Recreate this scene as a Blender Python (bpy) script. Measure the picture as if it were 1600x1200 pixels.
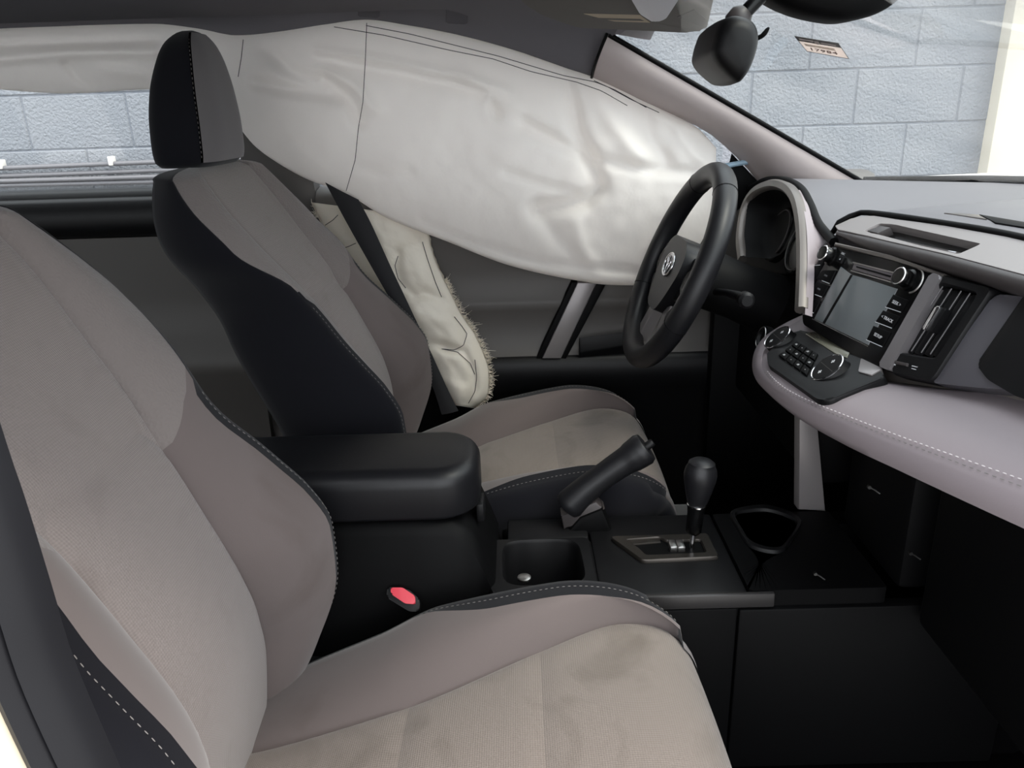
import bpy, bmesh, math, random
import numpy as np
from mathutils import Vector, Matrix, noise

random.seed(7)
for o in list(bpy.data.objects):
    bpy.data.objects.remove(o)
SC = bpy.context.scene
COL = SC.collection

# ------------------------------------------------------------------ camera
# car frame: X forward, Y to the driver's side, Z up from the cabin floor (metres)
CAM = np.array([.1551, -1.05, .9986])
YAW, PITCH, ROLL, FPX = -.009, -.3455, -.032, 1216.05
cf = np.array([math.sin(YAW)*math.cos(PITCH), math.cos(YAW)*math.cos(PITCH), math.sin(PITCH)])
r0 = np.array([math.cos(YAW), -math.sin(YAW), 0.]); u0 = np.cross(r0, cf)
cr = math.cos(ROLL)*r0 + math.sin(ROLL)*u0
cu = -math.sin(ROLL)*r0 + math.cos(ROLL)*u0
cam = bpy.data.cameras.new('camera'); cam_o = bpy.data.objects.new('camera', cam); COL.objects.link(cam_o)
cam.sensor_width = 36; cam.lens = FPX/1600*36; cam.clip_start = .02; cam.clip_end = 200
M = Matrix.Identity(4)
for i in range(3):
    M[i][0], M[i][1], M[i][2], M[i][3] = cr[i], cu[i], -cf[i], CAM[i]
cam_o.matrix_world = M
SC.camera = cam_o

# ------------------------------------------------------------------ light
W = bpy.data.worlds.new('world'); SC.world = W; W.use_nodes = True
bg = W.node_tree.nodes['Background']
bg.inputs[0].default_value = (.93, .96, 1., 1); bg.inputs[1].default_value = 1.7
sun = bpy.data.lights.new('sun', 'SUN'); sun.energy = 1.5; sun.angle = math.radians(24); sun.color = (1, .93, .82)
sun_o = bpy.data.objects.new('sun', sun); COL.objects.link(sun_o)
sun_dir = Vector((-.45, .3, -.84))          # the way the light travels
sun_o.rotation_euler = sun_dir.to_track_quat('-Z', 'Y').to_euler()
sun_o.location = (6, -6, 6)
SC.view_settings.view_transform = 'Standard'; SC.view_settings.look = 'None'
SC.view_settings.gamma = 1; SC.view_settings.exposure = 1.2
SC.view_settings.use_curve_mapping = False

# ------------------------------------------------------------------ helpers
def ray(px, py):
    return cf + cr*(px-800)/FPX + cu*(600-py)/FPX
def U(px, py, **k):
    d = ray(px, py); a, v = list(k.items())[0]; i = 'xyz'.index(a)
    return Vector(CAM + d*(v-CAM[i])/d[i])
def UP(px, py, pl):
    d = ray(px, py); p0, n = np.array(pl[0], float), np.array(pl[1], float)
    return Vector(CAM + d*(((p0-CAM) @ n)/(d @ n)))

def pchip(xs, ys):
    xs = list(map(float, xs)); ys = list(map(float, ys)); n = len(xs)
    h = [xs[i+1]-xs[i] for i in range(n-1)]; d = [(ys[i+1]-ys[i])/h[i] for i in range(n-1)]
    m = [0.]*n; m[0] = d[0]; m[-1] = d[-1]
    for i in range(1, n-1):
        if d[i-1]*d[i] > 0:
            w1 = 2*h[i]+h[i-1]; w2 = h[i]+2*h[i-1]; m[i] = (w1+w2)/(w1/d[i-1]+w2/d[i])
    def f(x):
        if x <= xs[0]: return ys[0] + m[0]*(x-xs[0])*0
        if x >= xs[-1]: return ys[-1]
        i = 0
        while xs[i+1] < x: i += 1
        t = (x-xs[i])/h[i]
        return ((2*t**3-3*t*t+1)*ys[i] + (t**3-2*t*t+t)*h[i]*m[i] + (-2*t**3+3*t*t)*ys[i+1] + (t**3-t*t)*h[i]*m[i+1])
    return f

def smooth_line(pts, n, closed=False):
    """Catmull-Rom through pts, resampled evenly to n points"""
    P = [Vector(p) for p in pts]; k = len(P); out = []
    segs = k if closed else k-1
    for i in range(segs):
        if closed: a, b, c, d = P[(i-1) % k], P[i], P[(i+1) % k], P[(i+2) % k]
        else:
            b, c = P[i], P[i+1]
            a = P[i-1] if i > 0 else b*2-c
            d = P[i+2] if i+2 < k else c*2-b
        for j in range(12):
            t = j/12
            out.append(.5*((2*b)+(c-a)*t+(2*a-5*b+4*c-d)*t*t+(3*b-a-3*c+d)*t**3))
    if not closed: out.append(P[-1].copy())
    return resample(out, n, closed)
def resample(P, n, closed=False):
    P = [Vector(p) for p in P]
    if closed: P = P+[P[0]]
    L = [0.]
    for i in range(1, len(P)): L.append(L[-1]+(P[i]-P[i-1]).length)
    out = []; i = 0; m = n if closed else n-1
    for k in range(n):
        s = L[-1]*k/m
        while i < len(P)-2 and L[i+1] < s: i += 1
        dl = L[i+1]-L[i]
        out.append(P[i].lerp(P[i+1], 0 if dl < 1e-12 else min(1, (s-L[i])/dl)))
    return out

def link(name, me, mat=None, parent=None, smooth=True):
    o = bpy.data.objects.new(name, me); COL.objects.link(o)
    if mat is not None and not me.materials: me.materials.append(mat)
    if parent is not None: o.parent = parent
    if smooth:
        for p in me.polygons: p.use_smooth = True
    return o
def from_data(name, V, Fc, mat=None, parent=None, smooth=True, angle=None):
    me = bpy.data.meshes.new(name); me.from_pydata([tuple(v) for v in V], [], Fc); me.update()
    bm = bmesh.new(); bm.from_mesh(me); bmesh.ops.recalc_face_normals(bm, faces=bm.faces); bm.to_mesh(me); bm.free()
    o = link(name, me, mat, parent, smooth)
    if angle: me.set_sharp_from_angle(angle=math.radians(angle))
    return o
def from_bm(name, bm, mat=None, parent=None, smooth=True, angle=35):
    bmesh.ops.recalc_face_normals(bm, faces=bm.faces)
    me = bpy.data.meshes.new(name); bm.to_mesh(me); bm.free()
    o = link(name, me, mat, parent, smooth)
    if smooth and angle: me.set_sharp_from_angle(angle=math.radians(angle))
    return o
def tag(o, label=None, cat=None, group=None, kind=None):
    if label: o['label'] = label
    if cat: o['category'] = cat
    if group: o['group'] = group
    if kind: o['kind'] = kind
    return o
def empty(name, loc=(0, 0, 0), label=None, cat=None, group=None, kind=None):
    o = bpy.data.objects.new(name, None); COL.objects.link(o); o.location = loc; o.empty_display_size = .05
    return tag(o, label, cat, group, kind)

def grid_faces(nr, nc, closed_c=False, closed_r=False):
    Fc = []
    for i in range(nr if closed_r else nr-1):
        for j in range(nc if closed_c else nc-1):
            a, b = i*nc+j, i*nc+(j+1) % nc
            c, d = ((i+1) % nr)*nc+(j+1) % nc, ((i+1) % nr)*nc+j
            Fc.append((a, b, c, d))
    return Fc
def loft(name, rings, mat, parent=None, closed=False, caps=False, angle=None):
    nr, nc = len(rings), len(rings[0]); V = [p for r in rings for p in r]
    Fc = grid_faces(nr, nc, closed)
    if caps:
        Fc.append(tuple(range(nc))); Fc.append(tuple((nr-1)*nc+j for j in range(nc)))
    return from_data(name, V, Fc, mat, parent, True, angle)
def box(name, lo, hi, mat, parent=None, bev=.003, seg=2):
    bm = bmesh.new(); bmesh.ops.create_cube(bm, size=1)
    lo, hi = Vector(lo), Vector(hi)
    for v in bm.verts:
        v.co = Vector([(lo[i]+hi[i])/2+v.co[i]*(hi[i]-lo[i]) for i in range(3)])
    if bev: bmesh.ops.bevel(bm, geom=bm.edges[:], offset=bev, segments=seg, affect='EDGES', profile=.5, clamp_overlap=True)
    return from_bm(name, bm, mat, parent)
def tube_rings(pts, rad, ns=10, closed=False, flat=1.0):
    P = [Vector(p) for p in pts]; n = len(P); rings = []; up = None
    for i in range(n):
        if closed: t = P[(i+1) % n]-P[i-1]
        else: t = P[min(i+1, n-1)]-P[max(i-1, 0)]
        t.normalize()
        if up is None:
            up = Vector((0, 0, 1)) if abs(t.z) < .9 else Vector((1, 0, 0))
        s = t.cross(up); s.normalize(); up = s.cross(t); up.normalize()
        R = rad[i] if hasattr(rad, '__len__') else rad
        rings.append([P[i]+(s*math.cos(2*math.pi*k/ns)+up*math.sin(2*math.pi*k/ns)*flat)*R for k in range(ns)])
    return rings
def tube(name, pts, rad, mat, parent=None, ns=10, closed=False, flat=1.0):
    R = tube_rings(pts, rad, ns, closed, flat); nr = len(R)
    V = [p for r in R for p in r]; Fc = grid_faces(nr, ns, True, closed)
    if not closed:
        Fc += [tuple(range(ns)), tuple((nr-1)*ns+j for j in range(ns))]
    return from_data(name, V, Fc, mat, parent, True, 50)
def prism(name, pts, nrm, out, inn, mat, parent=None, bev=0., seg=2):
    """polygon (3D, roughly planar) extruded along nrm from -inn to +out, edges rounded"""
    n = Vector(nrm).normalized(); bm = bmesh.new()
    a = [bm.verts.new(Vector(p)+n*out) for p in pts]; b = [bm.verts.new(Vector(p)-n*inn) for p in pts]
    k = len(pts); top = bm.faces.new(a); bm.faces.new(b[::-1])
    for i in range(k): bm.faces.new((a[i], b[i], b[(i+1) % k], a[(i+1) % k]))
    if bev:
        bmesh.ops.bevel(bm, geom=list(top.edges), offset=bev, segments=seg, affect='EDGES', profile=.5, clamp_overlap=True)
    return from_bm(name, bm, mat, parent)
def plate(name, px, pl, out, inn, mat, parent=None, bev=0., seg=2):
    return prism(name, [UP(x, y, pl) for x, y in px], pl[1], out, inn, mat, parent, bev, seg)
def roundpoly(pts, r, n=5):
    """round the corners of a polygon of 3D points"""
    P = [Vector(p) for p in pts]; out = []; k = len(P)
    for i in range(k):
        a, b, c = P[i-1], P[i], P[(i+1) % k]
        rr = min(r, (a-b).length*.45, (c-b).length*.45)
        s, e = b+(a-b).normalized()*rr, b+(c-b).normalized()*rr
        for j in range(n+1):
            t = j/n; out.append(s*(1-t)**2+b*2*t*(1-t)+e*t*t)
    return out
def frame(name, outer, inner, nrm, out, inn, mat, parent=None, n=64, lip=.0):
    """flat ring between two closed outlines with depth; inner wall goes down inn"""
    nn = Vector(nrm).normalized(); A = resample(outer, n, True); B = resample(inner, n, True)
    k = min(range(n), key=lambda j: sum((A[i]-B[(i+j) % n]).length for i in range(0, n, 4)))
    B = B[k:]+B[:k]
    cA = sum(A, Vector())/n
    rings = [[p-nn*inn for p in A], [p+nn*(out-lip) for p in A]]
    rings += [[A[i]+(B[i]-A[i]).normalized()*lip*.8+nn*out for i in range(n)]] if lip else []
    rings += [[B[i]+(A[i]-B[i]).normalized()*lip*.8+nn*out for i in range(n)]] if lip else []
    rings += [[p+nn*(out-lip) for p in B], [p-nn*inn for p in B]]
    V = [p for r in rings for p in r]
    return from_data(name, V, grid_faces(len(rings), n, True, True), mat, parent, True, 40)
def lathe(name, c, axis, prof, mat, parent=None, ns=28):
    """prof: list of (radius, height along axis)"""
    ax = Vector(axis).normalized(); s = ax.orthogonal().normalized(); t = ax.cross(s); c = Vector(c)
    rings = [[c+ax*h+(s*math.cos(2*math.pi*k/ns)+t*math.sin(2*math.pi*k/ns))*max(r, 1e-4) for k in range(ns)] for r, h in prof]
    return loft(name, rings, mat, parent, True, True, 40)
def dashes(name, pts, mat, parent=None, length=.0045, gap=.003, rad=.00055):
    P = [Vector(p) for p in pts]; L = sum((P[i+1]-P[i]).length for i in range(len(P)-1))
    n = max(2, int(L/(length+gap))); Q = resample(P, n*2+1); V = []; Fc = []
    for i in range(n):
        a, b = Q[2*i], Q[2*i+1]; R = tube_rings([a, a.lerp(b, .5), b], [rad*.6, rad, rad*.6], 4); o = len(V)
        for r in R: V += r
        Fc += [tuple(o+x for x in f) for f in grid_faces(3, 4, True)]
        Fc += [(o, o+1, o+2, o+3), (o+8, o+9, o+10, o+11)]
    return from_data(name, V, Fc, mat, parent, False)
def text(name, body, loc, right, up, size, mat, parent=None, depth=.0002):
    cu_ = bpy.data.curves.new(name, 'FONT'); cu_.body = body; cu_.size = size; cu_.align_x = 'CENTER'; cu_.align_y = 'CENTER'
    cu_.extrude = depth; cu_.resolution_u = 2
    t = bpy.data.objects.new(name, cu_); COL.objects.link(t); bpy.context.view_layer.update()
    me = bpy.data.meshes.new_from_object(t.evaluated_get(bpy.context.evaluated_depsgraph_get()))
    bpy.data.objects.remove(t)
    r = Vector(right).normalized(); u = Vector(up); u = (u-r*u.dot(r)).normalized(); n = r.cross(u)
    mm = Matrix(((r.x, u.x, n.x, loc[0]), (r.y, u.y, n.y, loc[1]), (r.z, u.z, n.z, loc[2]), (0, 0, 0, 1)))
    me.transform(mm); me.name = name
    return link(name, me, mat, parent, False)

# ------------------------------------------------------------------ materials
def mat(name, col, rough=.6, metal=0., spec=.5, bump=None, var=None, stain=None, coat=0., sheen=0.):
    m = bpy.data.materials.new(name); m.use_nodes = True; nt = m.node_tree; N = nt.nodes; Lk = nt.links
    b = N['Principled BSDF']
    b.inputs['Base Color'].default_value = (*col, 1); b.inputs['Roughness'].default_value = rough
    b.inputs['Metallic'].default_value = metal; b.inputs['Specular IOR Level'].default_value = spec
    b.inputs['Coat Weight'].default_value = coat; b.inputs['Sheen Weight'].default_value = sheen
    tc = N.new('ShaderNodeTexCoord'); cur = None
    def mixcol(fac_socket, c2, prev):
        mx = N.new('ShaderNodeMix'); mx.data_type = 'RGBA'
        if prev is None: mx.inputs[6].default_value = (*col, 1)
        else: Lk.new(prev, mx.inputs[6])
        mx.inputs[7].default_value = (*c2, 1); Lk.new(fac_socket, mx.inputs[0]); return mx.outputs[2]
    def ramp(sock, a, b_, amt=1.):
        r = N.new('ShaderNodeMapRange'); r.inputs[1].default_value = a; r.inputs[2].default_value = b_; r.inputs[4].default_value = amt
        Lk.new(sock, r.inputs[0]); return r.outputs[0]
    if var:            # (scale, amount, colour2)
        nz = N.new('ShaderNodeTexNoise'); nz.inputs['Scale'].default_value = var[0]; nz.inputs['Detail'].default_value = 4
        Lk.new(tc.outputs['Object'], nz.inputs['Vector']); cur = mixcol(ramp(nz.outputs[0], .35, .7, var[1]), var[2], cur)
    if stain:          # (scale, lo, hi, amount, colour)
        nz = N.new('ShaderNodeTexNoise'); nz.inputs['Scale'].default_value = stain[0]; nz.inputs['Detail'].default_value = 5
        nz.inputs['Distortion'].default_value = .6
        Lk.new(tc.outputs['Object'], nz.inputs['Vector']); cur = mixcol(ramp(nz.outputs[0], stain[1], stain[2], stain[3]), stain[4], cur)
    if bump:
        kind, sc, st, dist = bump[:4]; h = None
        if kind == 'noise':
            t = N.new('ShaderNodeTexNoise'); t.inputs['Scale'].default_value = sc; t.inputs['Detail'].default_value = 3
            Lk.new(tc.outputs['Object'], t.inputs['Vector']); h = t.outputs[0]
        elif kind == 'voronoi':
            t = N.new('ShaderNodeTexVoronoi'); t.inputs['Scale'].default_value = sc
            Lk.new(tc.outputs['Object'], t.inputs['Vector']); h = t.outputs[0]
        elif kind == 'knit':           # rows of small stitches: sin * sin on the cloth
            sp = N.new('ShaderNodeSeparateXYZ'); Lk.new(tc.outputs['Object'], sp.inputs[0])
            def sn(sock, k, ph=None):
                a = N.new('ShaderNodeMath'); a.operation = 'MULTIPLY'; a.inputs[1].default_value = k; Lk.new(sock, a.inputs[0]); s = a.outputs[0]
                if ph is not None:
                    q = N.new('ShaderNodeMath'); q.operation = 'ADD'; Lk.new(s, q.inputs[0]); Lk.new(ph, q.inputs[1]); s = q.outputs[0]
                c = N.new('ShaderNodeMath'); c.operation = 'SINE'; Lk.new(s, c.inputs[0]); return c.outputs[0]
            axm = bump[4]
            ad = N.new('ShaderNodeMath'); ad.operation = 'MULTIPLY_ADD'; Lk.new(sp.outputs[0], ad.inputs[0])
            ad.inputs[1].default_value = axm[0]; 
            zz = N.new('ShaderNodeMath'); zz.operation = 'MULTIPLY'; zz.inputs[1].default_value = axm[1]; Lk.new(sp.outputs[2], zz.inputs[0])
            Lk.new(zz.outputs[0], ad.inputs[2])
            s1 = sn(ad.outputs[0], sc); s2 = sn(sp.outputs[1], sc*bump[5])
            mu = N.new('ShaderNodeMath'); mu.operation = 'MULTIPLY_ADD'; Lk.new(s2, mu.inputs[0]); mu.inputs[1].default_value = bump[6]; Lk.new(s1, mu.inputs[2])
            h = mu.outputs[0]
            f = ramp(h, -1.2, 1.2, .28)
            inv = N.new('ShaderNodeMath'); inv.operation = 'SUBTRACT'; inv.inputs[0].default_value = .28; Lk.new(f, inv.inputs[1])
            cur = mixcol(inv.outputs[0], tuple(c*.45 for c in col), cur)
        bp = N.new('ShaderNodeBump'); bp.inputs['Strength'].default_value = st; bp.inputs['Distance'].default_value = dist
        Lk.new(h, bp.inputs['Height']); Lk.new(bp.outputs[0], b.inputs['Normal'])
    if cur is not None: Lk.new(cur, b.inputs['Base Color'])
    return m

def srgb(r, g, b, k=.8):
    f = lambda c: k*(c/255/12.92) if c/255 < .04045 else k*((c/255+.055)/1.055)**2.4
    return (f(r), f(g), f(b))

M_ins_b = mat('knit_cloth_back', srgb(146, 136, 132), .95, spec=.2, bump=('knit', 2300., .3, .0006, (-.42, .91), 1., 1.), stain=(9, .6, .8, .3, srgb(92, 80, 74)), sheen=.2)
M_ins_c = mat('knit_cloth_cushion', srgb(142, 131, 123), .95, spec=.2, bump=('knit', 2300., .3, .0006, (1., .2), 1., 1.), stain=(11, .52, .75, .5, srgb(84, 74, 62)), sheen=.2)
M_wing = mat('honeycomb_cloth', srgb(132, 124, 121), .95, spec=.2, bump=('voronoi', 260., .5, .0015), var=(3., .3, srgb(126, 117, 113)), sheen=.2)
M_bol = mat('smooth_taupe_cloth', srgb(110, 100, 98), .95, spec=.2, bump=('noise', 900., .15, .0006), stain=(7, .55, .75, .4, srgb(78, 66, 60)), sheen=.25)
M_hr = mat('grey_headrest_cloth', srgb(108, 104, 105), .9, spec=.2, bump=('noise', 900., .15, .0006), sheen=.2)
M_blkcloth = mat('black_cloth', srgb(21, 21, 26), .95, spec=.1, bump=('noise', 900., .2, .0005), sheen=.1)
M_stitch = mat('grey_thread', srgb(120, 116, 114), .8)
M_blk = mat('black_plastic', srgb(12, 12, 14), .5, spec=.25, bump=('noise', 700., .12, .0004))
M_blk2 = mat('black_plastic_deep', srgb(5, 5, 6), .6, spec=.12, bump=('noise', 600., .12, .0004))
M_gloss = mat('gloss_black', srgb(9, 9, 10), .22, spec=.3)
M_leather = mat('black_leatherette', srgb(22, 22, 25), .42, spec=.35, bump=('noise', 420., .15, .0006))
M_carpet = mat('black_carpet', srgb(4, 4, 5), 1., spec=.05, bump=('noise', 500., .6, .002))
M_dash = mat('grey_dash_plastic', srgb(106, 104, 108), .5, bump=('noise', 650., .15, .0005))
M_pad = mat('pale_grey_pad', srgb(146, 136, 140), .55, bump=('noise', 500., .12, .0006))
M_silver = mat('satin_silver_trim', srgb(140, 135, 135), .34, metal=.35)
M_taupe = mat('satin_taupe_frame', srgb(108, 102, 98), .36, metal=.4)
M_lip = mat('dark_taupe_plastic', srgb(62, 57, 57), .45)
M_chrome = mat('chrome', (.75, .75, .77), .12, metal=1.)
M_metal = mat('dull_steel', (.45, .44, .43), .35, metal=1.)
M_gate = mat('satin_gate', srgb(74, 70, 66), .35, metal=.8)
M_mark = mat('printed_marks', srgb(205, 205, 208), .6)
M_screen = mat('screen_glass', srgb(112, 116, 118), .16, spec=.6)
M_lcd = mat('climate_display', srgb(120, 118, 104), .2, spec=.6)
M_head = mat('grey_headliner', srgb(116, 114, 119), .95, spec=.1, bump=('noise', 600., .2, .0006))
M_pillar = mat('pale_grey_pillar', srgb(190, 178, 176), .6, bump=('noise', 700., .12, .0004))
M_visor = mat('grey_visor', srgb(100, 96, 93), .85)
M_pale = mat('pale_plastic', srgb(205, 205, 212), .45)
M_label = mat('label_print', srgb(176, 160, 140), .7)
M_belt = mat('black_webbing', srgb(20, 19, 23), .8, bump=('noise', 1200., .3, .0004))
M_red = mat('red_button', srgb(225, 60, 78), .4)
M_door = mat('dark_grey_door', srgb(84, 80, 77), .55, bump=('noise', 600., .12, .0004))
M_doorblk = mat('black_door', srgb(14, 14, 16), .5, spec=.3, bump=('noise', 600., .12, .0004))
M_white = mat('white_paint', srgb(244, 240, 234), .35, coat=.5)
M_cream = mat('cream_frame', srgb(238, 226, 206), .6)
M_ground = mat('concrete_ground', srgb(150, 148, 144), .9, bump=('noise', 40., .3, .01), var=(3., .5, srgb(120, 118, 114)))
M_block = mat('painted_block', srgb(138, 141, 147), .75, bump=('noise', 110., .8, .008), var=(5., .4, srgb(126, 131, 140)))
M_mortar = mat('painted_joint', srgb(126, 130, 138), .85, bump=('noise', 60., .6, .01))
M_pipe = mat('grey_conduit', srgb(120, 118, 122), .5)
M_thread = mat('dark_thread', srgb(62, 60, 64), .8)
M_pink = None
M_tether = mat('pale_blue_tape', srgb(176, 204, 224), .6)

def cloth_mat(name, col, transl, rough=.6):
    m = mat(name, col, rough, spec=.35, bump=('noise', 26., .25, .01))
    nt = m.node_tree; b = nt.nodes['Principled BSDF']; out = nt.nodes['Material Output']
    t = nt.nodes.new('ShaderNodeBsdfTranslucent'); t.inputs[0].default_value = (*col, 1)
    mx = nt.nodes.new('ShaderNodeMixShader'); mx.inputs[0].default_value = transl
    nt.links.new(b.outputs[0], mx.inputs[1]); nt.links.new(t.outputs[0], mx.inputs[2]); nt.links.new(mx.outputs[0], out.inputs[0])
    return m
M_bag = cloth_mat('white_airbag_cloth', (.95, .912, .88), .5)
M_bag2 = cloth_mat('silvery_airbag_cloth', srgb(236, 228, 214, 1.), .25, .38)
M_pink = cloth_mat('sticker_paper', (.86, .78, .74), .5, .8)
def glass_mat(name, dust, tint=(.80, .85, .85)):
    m = bpy.data.materials.new(name); m.use_nodes = True; nt = m.node_tree; N = nt.nodes; N.clear()
    out = N.new('ShaderNodeOutputMaterial'); tr = N.new('ShaderNodeBsdfTransparent'); tr.inputs[0].default_value = (*tint, 1)
    gl = N.new('ShaderNodeBsdfGlossy'); gl.inputs['Roughness'].default_value = .03
    lw = N.new('ShaderNodeLayerWeight'); pw = N.new('ShaderNodeMath'); pw.operation = 'POWER'; pw.inputs[1].default_value = 5.; nt.links.new(lw.outputs['Facing'], pw.inputs[0])
    fr = N.new('ShaderNodeMath'); fr.operation = 'MULTIPLY_ADD'; fr.inputs[1].default_value = .9; fr.inputs[2].default_value = .05; nt.links.new(pw.outputs[0], fr.inputs[0])
    df = N.new('ShaderNodeBsdfDiffuse'); df.inputs[0].default_value = (.8, .8, .78, 1)
    tl = N.new('ShaderNodeBsdfTranslucent'); tl.inputs[0].default_value = (.8, .8, .78, 1)
    dd = N.new('ShaderNodeMixShader'); nt.links.new(df.outputs[0], dd.inputs[1]); nt.links.new(tl.outputs[0], dd.inputs[2])
    m1 = N.new('ShaderNodeMixShader'); nt.links.new(fr.outputs[0], m1.inputs[0]); nt.links.new(tr.outputs[0], m1.inputs[1]); nt.links.new(gl.outputs[0], m1.inputs[2])
    tc = N.new('ShaderNodeTexCoord'); nz = N.new('ShaderNodeTexNoise'); nz.inputs['Scale'].default_value = 9; nz.inputs['Detail'].default_value = 6
    nt.links.new(tc.outputs['Object'], nz.inputs['Vector'])
    mr = N.new('ShaderNodeMapRange'); mr.inputs[1].default_value = .3; mr.inputs[2].default_value = .75; mr.inputs[3].default_value = dust*.5; mr.inputs[4].default_value = dust*1.5
    nt.links.new(nz.outputs[0], mr.inputs[0])
    m2 = N.new('ShaderNodeMixShader'); nt.links.new(mr.outputs[0], m2.inputs[0]); nt.links.new(m1.outputs[0], m2.inputs[1]); nt.links.new(dd.outputs[0], m2.inputs[2])
    nt.links.new(m2.outputs[0], out.inputs[0]); return m
M_glass = glass_mat('windshield_glass', .07)
M_glass2 = glass_mat('door_glass', .01, (.9, .94, .94))

# ================================================================== OUTSIDE
GZ = -.45
g = box('ground', (-9, -9, GZ-.1), (9, 2.3, GZ), M_ground, None, 0); tag(g, 'grey concrete ground around the car', 'ground', kind='structure')
WY = 2.05
wall = box('wall_left', (-4.4, WY+.004, GZ), (2.02, WY+.2, 2.2), M_mortar, None, 0); tag(wall, 'painted pale blue-grey concrete block wall', 'wall', kind='structure')
bm = bmesh.new(); bmesh.ops.create_cube(bm, size=1)
for v in bm.verts: v.co = Vector((v.co.x*.386, v.co.y*.03, v.co.z*.1935))
bmesh.ops.bevel(bm, geom=bm.edges[:], offset=.004, segments=1, affect='EDGES')
block_me = bpy.data.meshes.new('block'); bm.to_mesh(block_me); bm.free(); block_me.materials.append(M_block)
for r_ in range(-7, 6):
    z = 1.0815+.197*(r_+.5)
    ph = 1.26 if r_ % 2 == 0 else 1.445
    for k in range(-15, 3):
        x = ph+.39*(k+.5)
        if x > 2.1 or x < -4.3 or z < GZ: continue
        o = bpy.data.objects.new('block', block_me); COL.objects.link(o); o.parent = wall
        o.location = (x, WY+.0155+.001*math.sin(k*7.3+r_*3.1), z)
fr_ = empty('door_3', (2.05, WY, GZ), 'white doorway frame at the end of the block wall', 'door frame', kind='structure')
for nm, lo, hi, m_ in (('post', (-.1, -.06, 0), (.0, .1, 3.6), M_cream), ('panel', (.002, -.02, 0), (1.4, .06, 3.6), M_white), ('post', (.14, -.05, 0), (.2, -.022, 3.6), M_cream)):
    box(nm, lo, hi, m_, fr_, .004)
for i, (z, dz) in enumerate(((.762, .0), (.782, 0), (.802, 0), (.829, 0))):
    c = empty('conduit', (0, 0, 0), ['lowest thin grey conduit along the block wall', 'second lowest thin grey conduit along the block wall', 'thin grey conduit just under the clipped one on the wall', 'topmost grey conduit on the block wall, held by white clips'][i], 'conduit', 'bundle of conduits on the wall')
    pts = [(x, WY-.035-.006*(i % 2), z+.004*math.sin(x*2+i)) for x in np.linspace(-3.2, -.4, 24)]
    tube('pipe', pts, .0085, M_pipe, c, 8)
    if i == 3:
        for x in (-1.78, -1.36): box('clip', (x-.008, WY-.055, .824), (x+.008, WY-.02, .858), M_white, c, .003)

# ================================================================== CAR SHELL
floor = box('floor', (-1.9, -.78, -.06), (1.3, .78, 0), M_carpet, None, .01); tag(floor, 'black carpeted cabin floor', 'floor', kind='structure')
tunnel = box('trim_5', (-1.2, -.10, .0), (.95, .10, .2), M_carpet, None, .03); tag(tunnel, 'black carpeted transmission tunnel', 'tunnel', kind='structure')
back = box('wall_back_blocker', (-1.95, -.78, -.02), (-1.9, .78, 1.12), M_blk, None, .01); tag(back, 'dark unseen wall added to block light behind the cabin', 'wall', kind='structure')  # out of view, added to stop light leaking in from the rear
fire = box('wall_front', (1.02, -.76, -.02), (1.06, .76, .75), M_carpet, None, .005); tag(fire, 'black footwell bulkhead under the dashboard', 'wall', kind='structure')

# headliner: lower edge on the driver's side follows the door opening
edge_px = [(-160, 58), (0, 53), (120, 48), (240, 45), (310, 52), (372, 63), (440, 56), (505, 46), (570, 38), (640, 47), (700, 58), (800, 84), (870, 108), (926, 127)]
edge = [U(px, py, y=.655) for px, py in edge_px]
ez = pchip([p.x for p in edge], [p.z for p in edge])
xs = list(np.linspace(-1.92, -1.1, 8))+list(np.linspace(-1.0, .318, 60))
rings = []
for x in xs:
    e = ez(x); zc = 1.172-.02*max(0, (x-.1))
    prof = [(.70, e+.004), (.665, e), (.655, e+.003), (.635, e+.014), (.60, e+.03), (.55, max(e+.04, zc-.03)), (.45, zc-.014), (.3, zc-.004), (0, zc)]
    prof += [(-y, zz) for y, zz in prof[:-1][::-1]]
    rings.append([(x, y, zz) for y, zz in prof]+[(x, -.72, 1.215), (x, 0, 1.23), (x, .72, 1.215)])
# taper to the windscreen header
for x, dz in ((.36, .012), (.40, .02), (.425, .024)):
    zc = 1.165-dz
    prof = [(.58, zc-.035), (.57, zc-.036), (.56, zc-.034), (.545, zc-.03), (.53, zc-.026), (.5, zc-.02), (.4, zc-.01), (.28, zc-.004), (0, zc)]
    prof += [(-y, zz) for y, zz in prof[:-1][::-1]]
    rings.append([(x, y, zz) for y, zz in prof]+[(x, -.6, 1.20), (x, 0, 1.215), (x, .6, 1.20)])
ceil = loft('ceiling', rings, M_head, None, True, True); tag(ceil, 'grey fabric headliner of the car roof', 'headliner', kind='structure')
M_cover = mat('grey_cover', srgb(84, 82, 88), .8)
for cx, cy in ((577, 3), (714, 13)):
    pts = [U(cx-17, cy+13, y=.585), U(cx+17, cy+15, y=.585), U(cx+18, cy-40, y=.50), U(cx-16, cy-42, y=.50)]
    n = (pts[1]-pts[0]).cross(pts[3]-pts[0]).normalized()
    if n.z > 0: n = -n
    prism('handle_cover', roundpoly(pts, .004), n, .014, .02, M_cover, ceil, .003)

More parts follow.
